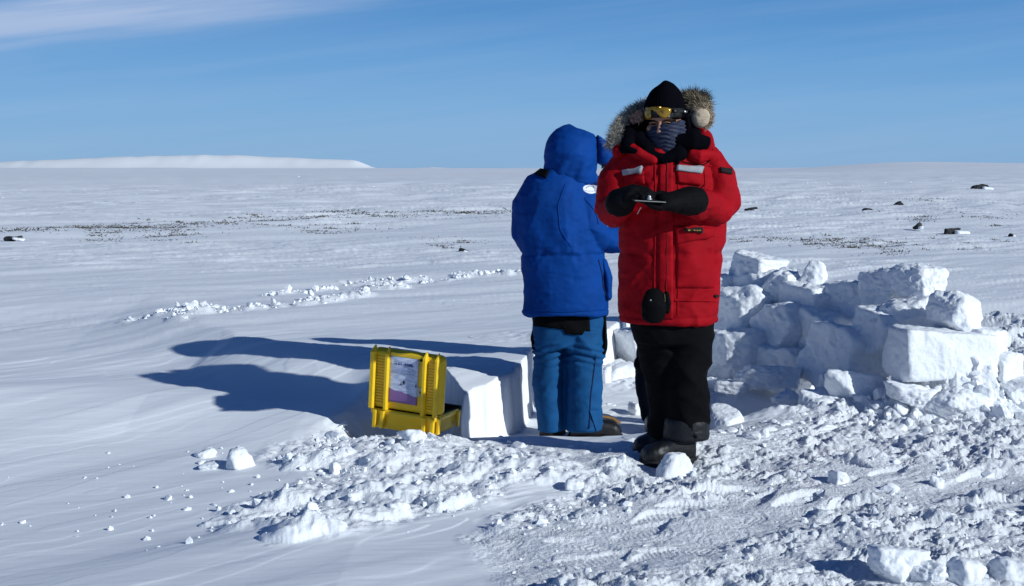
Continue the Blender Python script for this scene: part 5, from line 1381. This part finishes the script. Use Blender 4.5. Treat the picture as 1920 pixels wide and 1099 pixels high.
def crouched_person():
    # almost wholly behind the red parka; a dark knee and shin show beside the black trousers and the shadow falls on the plateau
    D = 7.85; base = P(1262, 800, D); base.z = hz(base.x, base.y)
    root = empty('person', base, 'dark clothed person behind the red parka, only knee and shin showing', 'person')
    zb = base.z
    def Q(px, z, d=0.0): return Vector(((px - 960) / F * (D + d), D + d, z + zb))
    g = Geo()
    g.tube([Q(1222, .42, -.05), Q(1225, .25, -.02), Q(1232, .08)], [.05, .045, .04], 12)
    g.tube([Q(1265, .92, .05), Q(1238, .66), Q(1222, .42, -.05)], [.09, .08, .055], 12)
    g.tube([Q(1275, .92, .1), Q(1285, .55, .1), Q(1285, .08, .15)], [.09, .065, .045], 12)
    g.tube([Q(1270, .92, .07), Q(1262, 1.12, .05), Q(1245, 1.28, -.02)], [.14, .15, .12], 16)
    g.tube([Q(1245, 1.28, -.02), Q(1236, 1.36, -.06)], [.055, .05], 12); g.ell(Q(1230, 1.41, -.10), (.078, .09, .105), 16)
    g.tube([Q(1220, 1.24, 0), Q(1215, 1.0, .05), Q(1222, .82, .10)], [.05, .04, .03], 10); g.tube([Q(1275, 1.26, .05), Q(1290, 1.02, .15), Q(1275, .84, .25)], [.05, .04, .03], 10)
    fuse(g, 'body', M_skin, root, .010, 3)
    g = Geo()
    g.tube([Q(1215, .40, -.05), Q(1216, .25, -.03), Q(1226, .06)], [.060, .066, .06], 14, None, .2)
    g.tube([Q(1268, .95, .05), Q(1240, .66), Q(1220, .42, -.04)], [.12, .10, .075], 14)
    g.tube([Q(1278, .95, .1), Q(1288, .55, .1), Q(1288, .06, .15)], [.12, .09, .07], 14, None, .2)
    fuse(g, 'trousers', mat('navy_trousers', (.003, .005, .014), .85, .2, 12, .3, 80, spec=.1), root, .010, 3, folds(.007, 3, 9, 211))
    g = Geo(); g.ell(Q(1204, .385, -.10), (.042, .05, .05), 16); g.ell(Q(1214, .39, -.09), (.045, .05, .05), 16)
    fuse(g, 'knee_pad', M_black, root, .007, 2, folds(.004, 8, 9, 213))
    g = Geo(); g.tube([Q(1268, .85, .07), Q(1264, 1.08, .05), Q(1252, 1.26, .0), Q(1246, 1.33, -.02)], [(.18, .15), (.20, .17), (.17, .15), (.08, .08)], 24, (0, 1, 0))
    g.tube([Q(1218, 1.24, 0), Q(1214, 1.0, .05), Q(1224, .84, .10)], [.075, .065, .055], 14); g.tube([Q(1280, 1.26, .05), Q(1292, 1.02, .15), Q(1275, .86, .25)], [.075, .065, .055], 14)
    fuse(g, 'parka', M_black, root, .010, 3, folds(.008, 3, 8, 215))
    g = Geo(); g.ell(Q(1230, 1.425, -.09), (.10, .115, .115), 18); fuse(g, 'hood', M_black, root, .010, 3)
    for px, d in ((1230, -.03), (1288, .12)):
        g = Geo(); g.tube([Q(px + 4, .05, d + .1), Q(px, .05, d - .06), Q(px - 2, .04, d - .18)], [(.055, .05), (.058, .05), (.045, .035)], 14, (0, 0, 1)); fuse(g, 'boot', M_boot, root, .008, 2)
    for px, z, d in ((1226, .80, .11), (1275, .82, .27)):
        g = Geo(); c = Q(px, z, d); g.ell(c, (.045, .035, .05), 12)
        for k in range(4): g.tube([c + Vector((-.03 + .02 * k, 0, -.03)), c + Vector((-.033 + .022 * k, .01, -.085)), c + Vector((-.03 + .02 * k, .025, -.115 + .006 * abs(k - 1)))], [.012, .012, .010], 8)
        g.tube([c + Vector((.035, 0, 0)), c + Vector((.06, .01, -.04)), c + Vector((.055, .02, -.07))], [.014, .013, .011], 8)
        fuse(g, 'glove', M_glove, root, .005, 2)
    return root
third = crouched_person()
case = build_case()
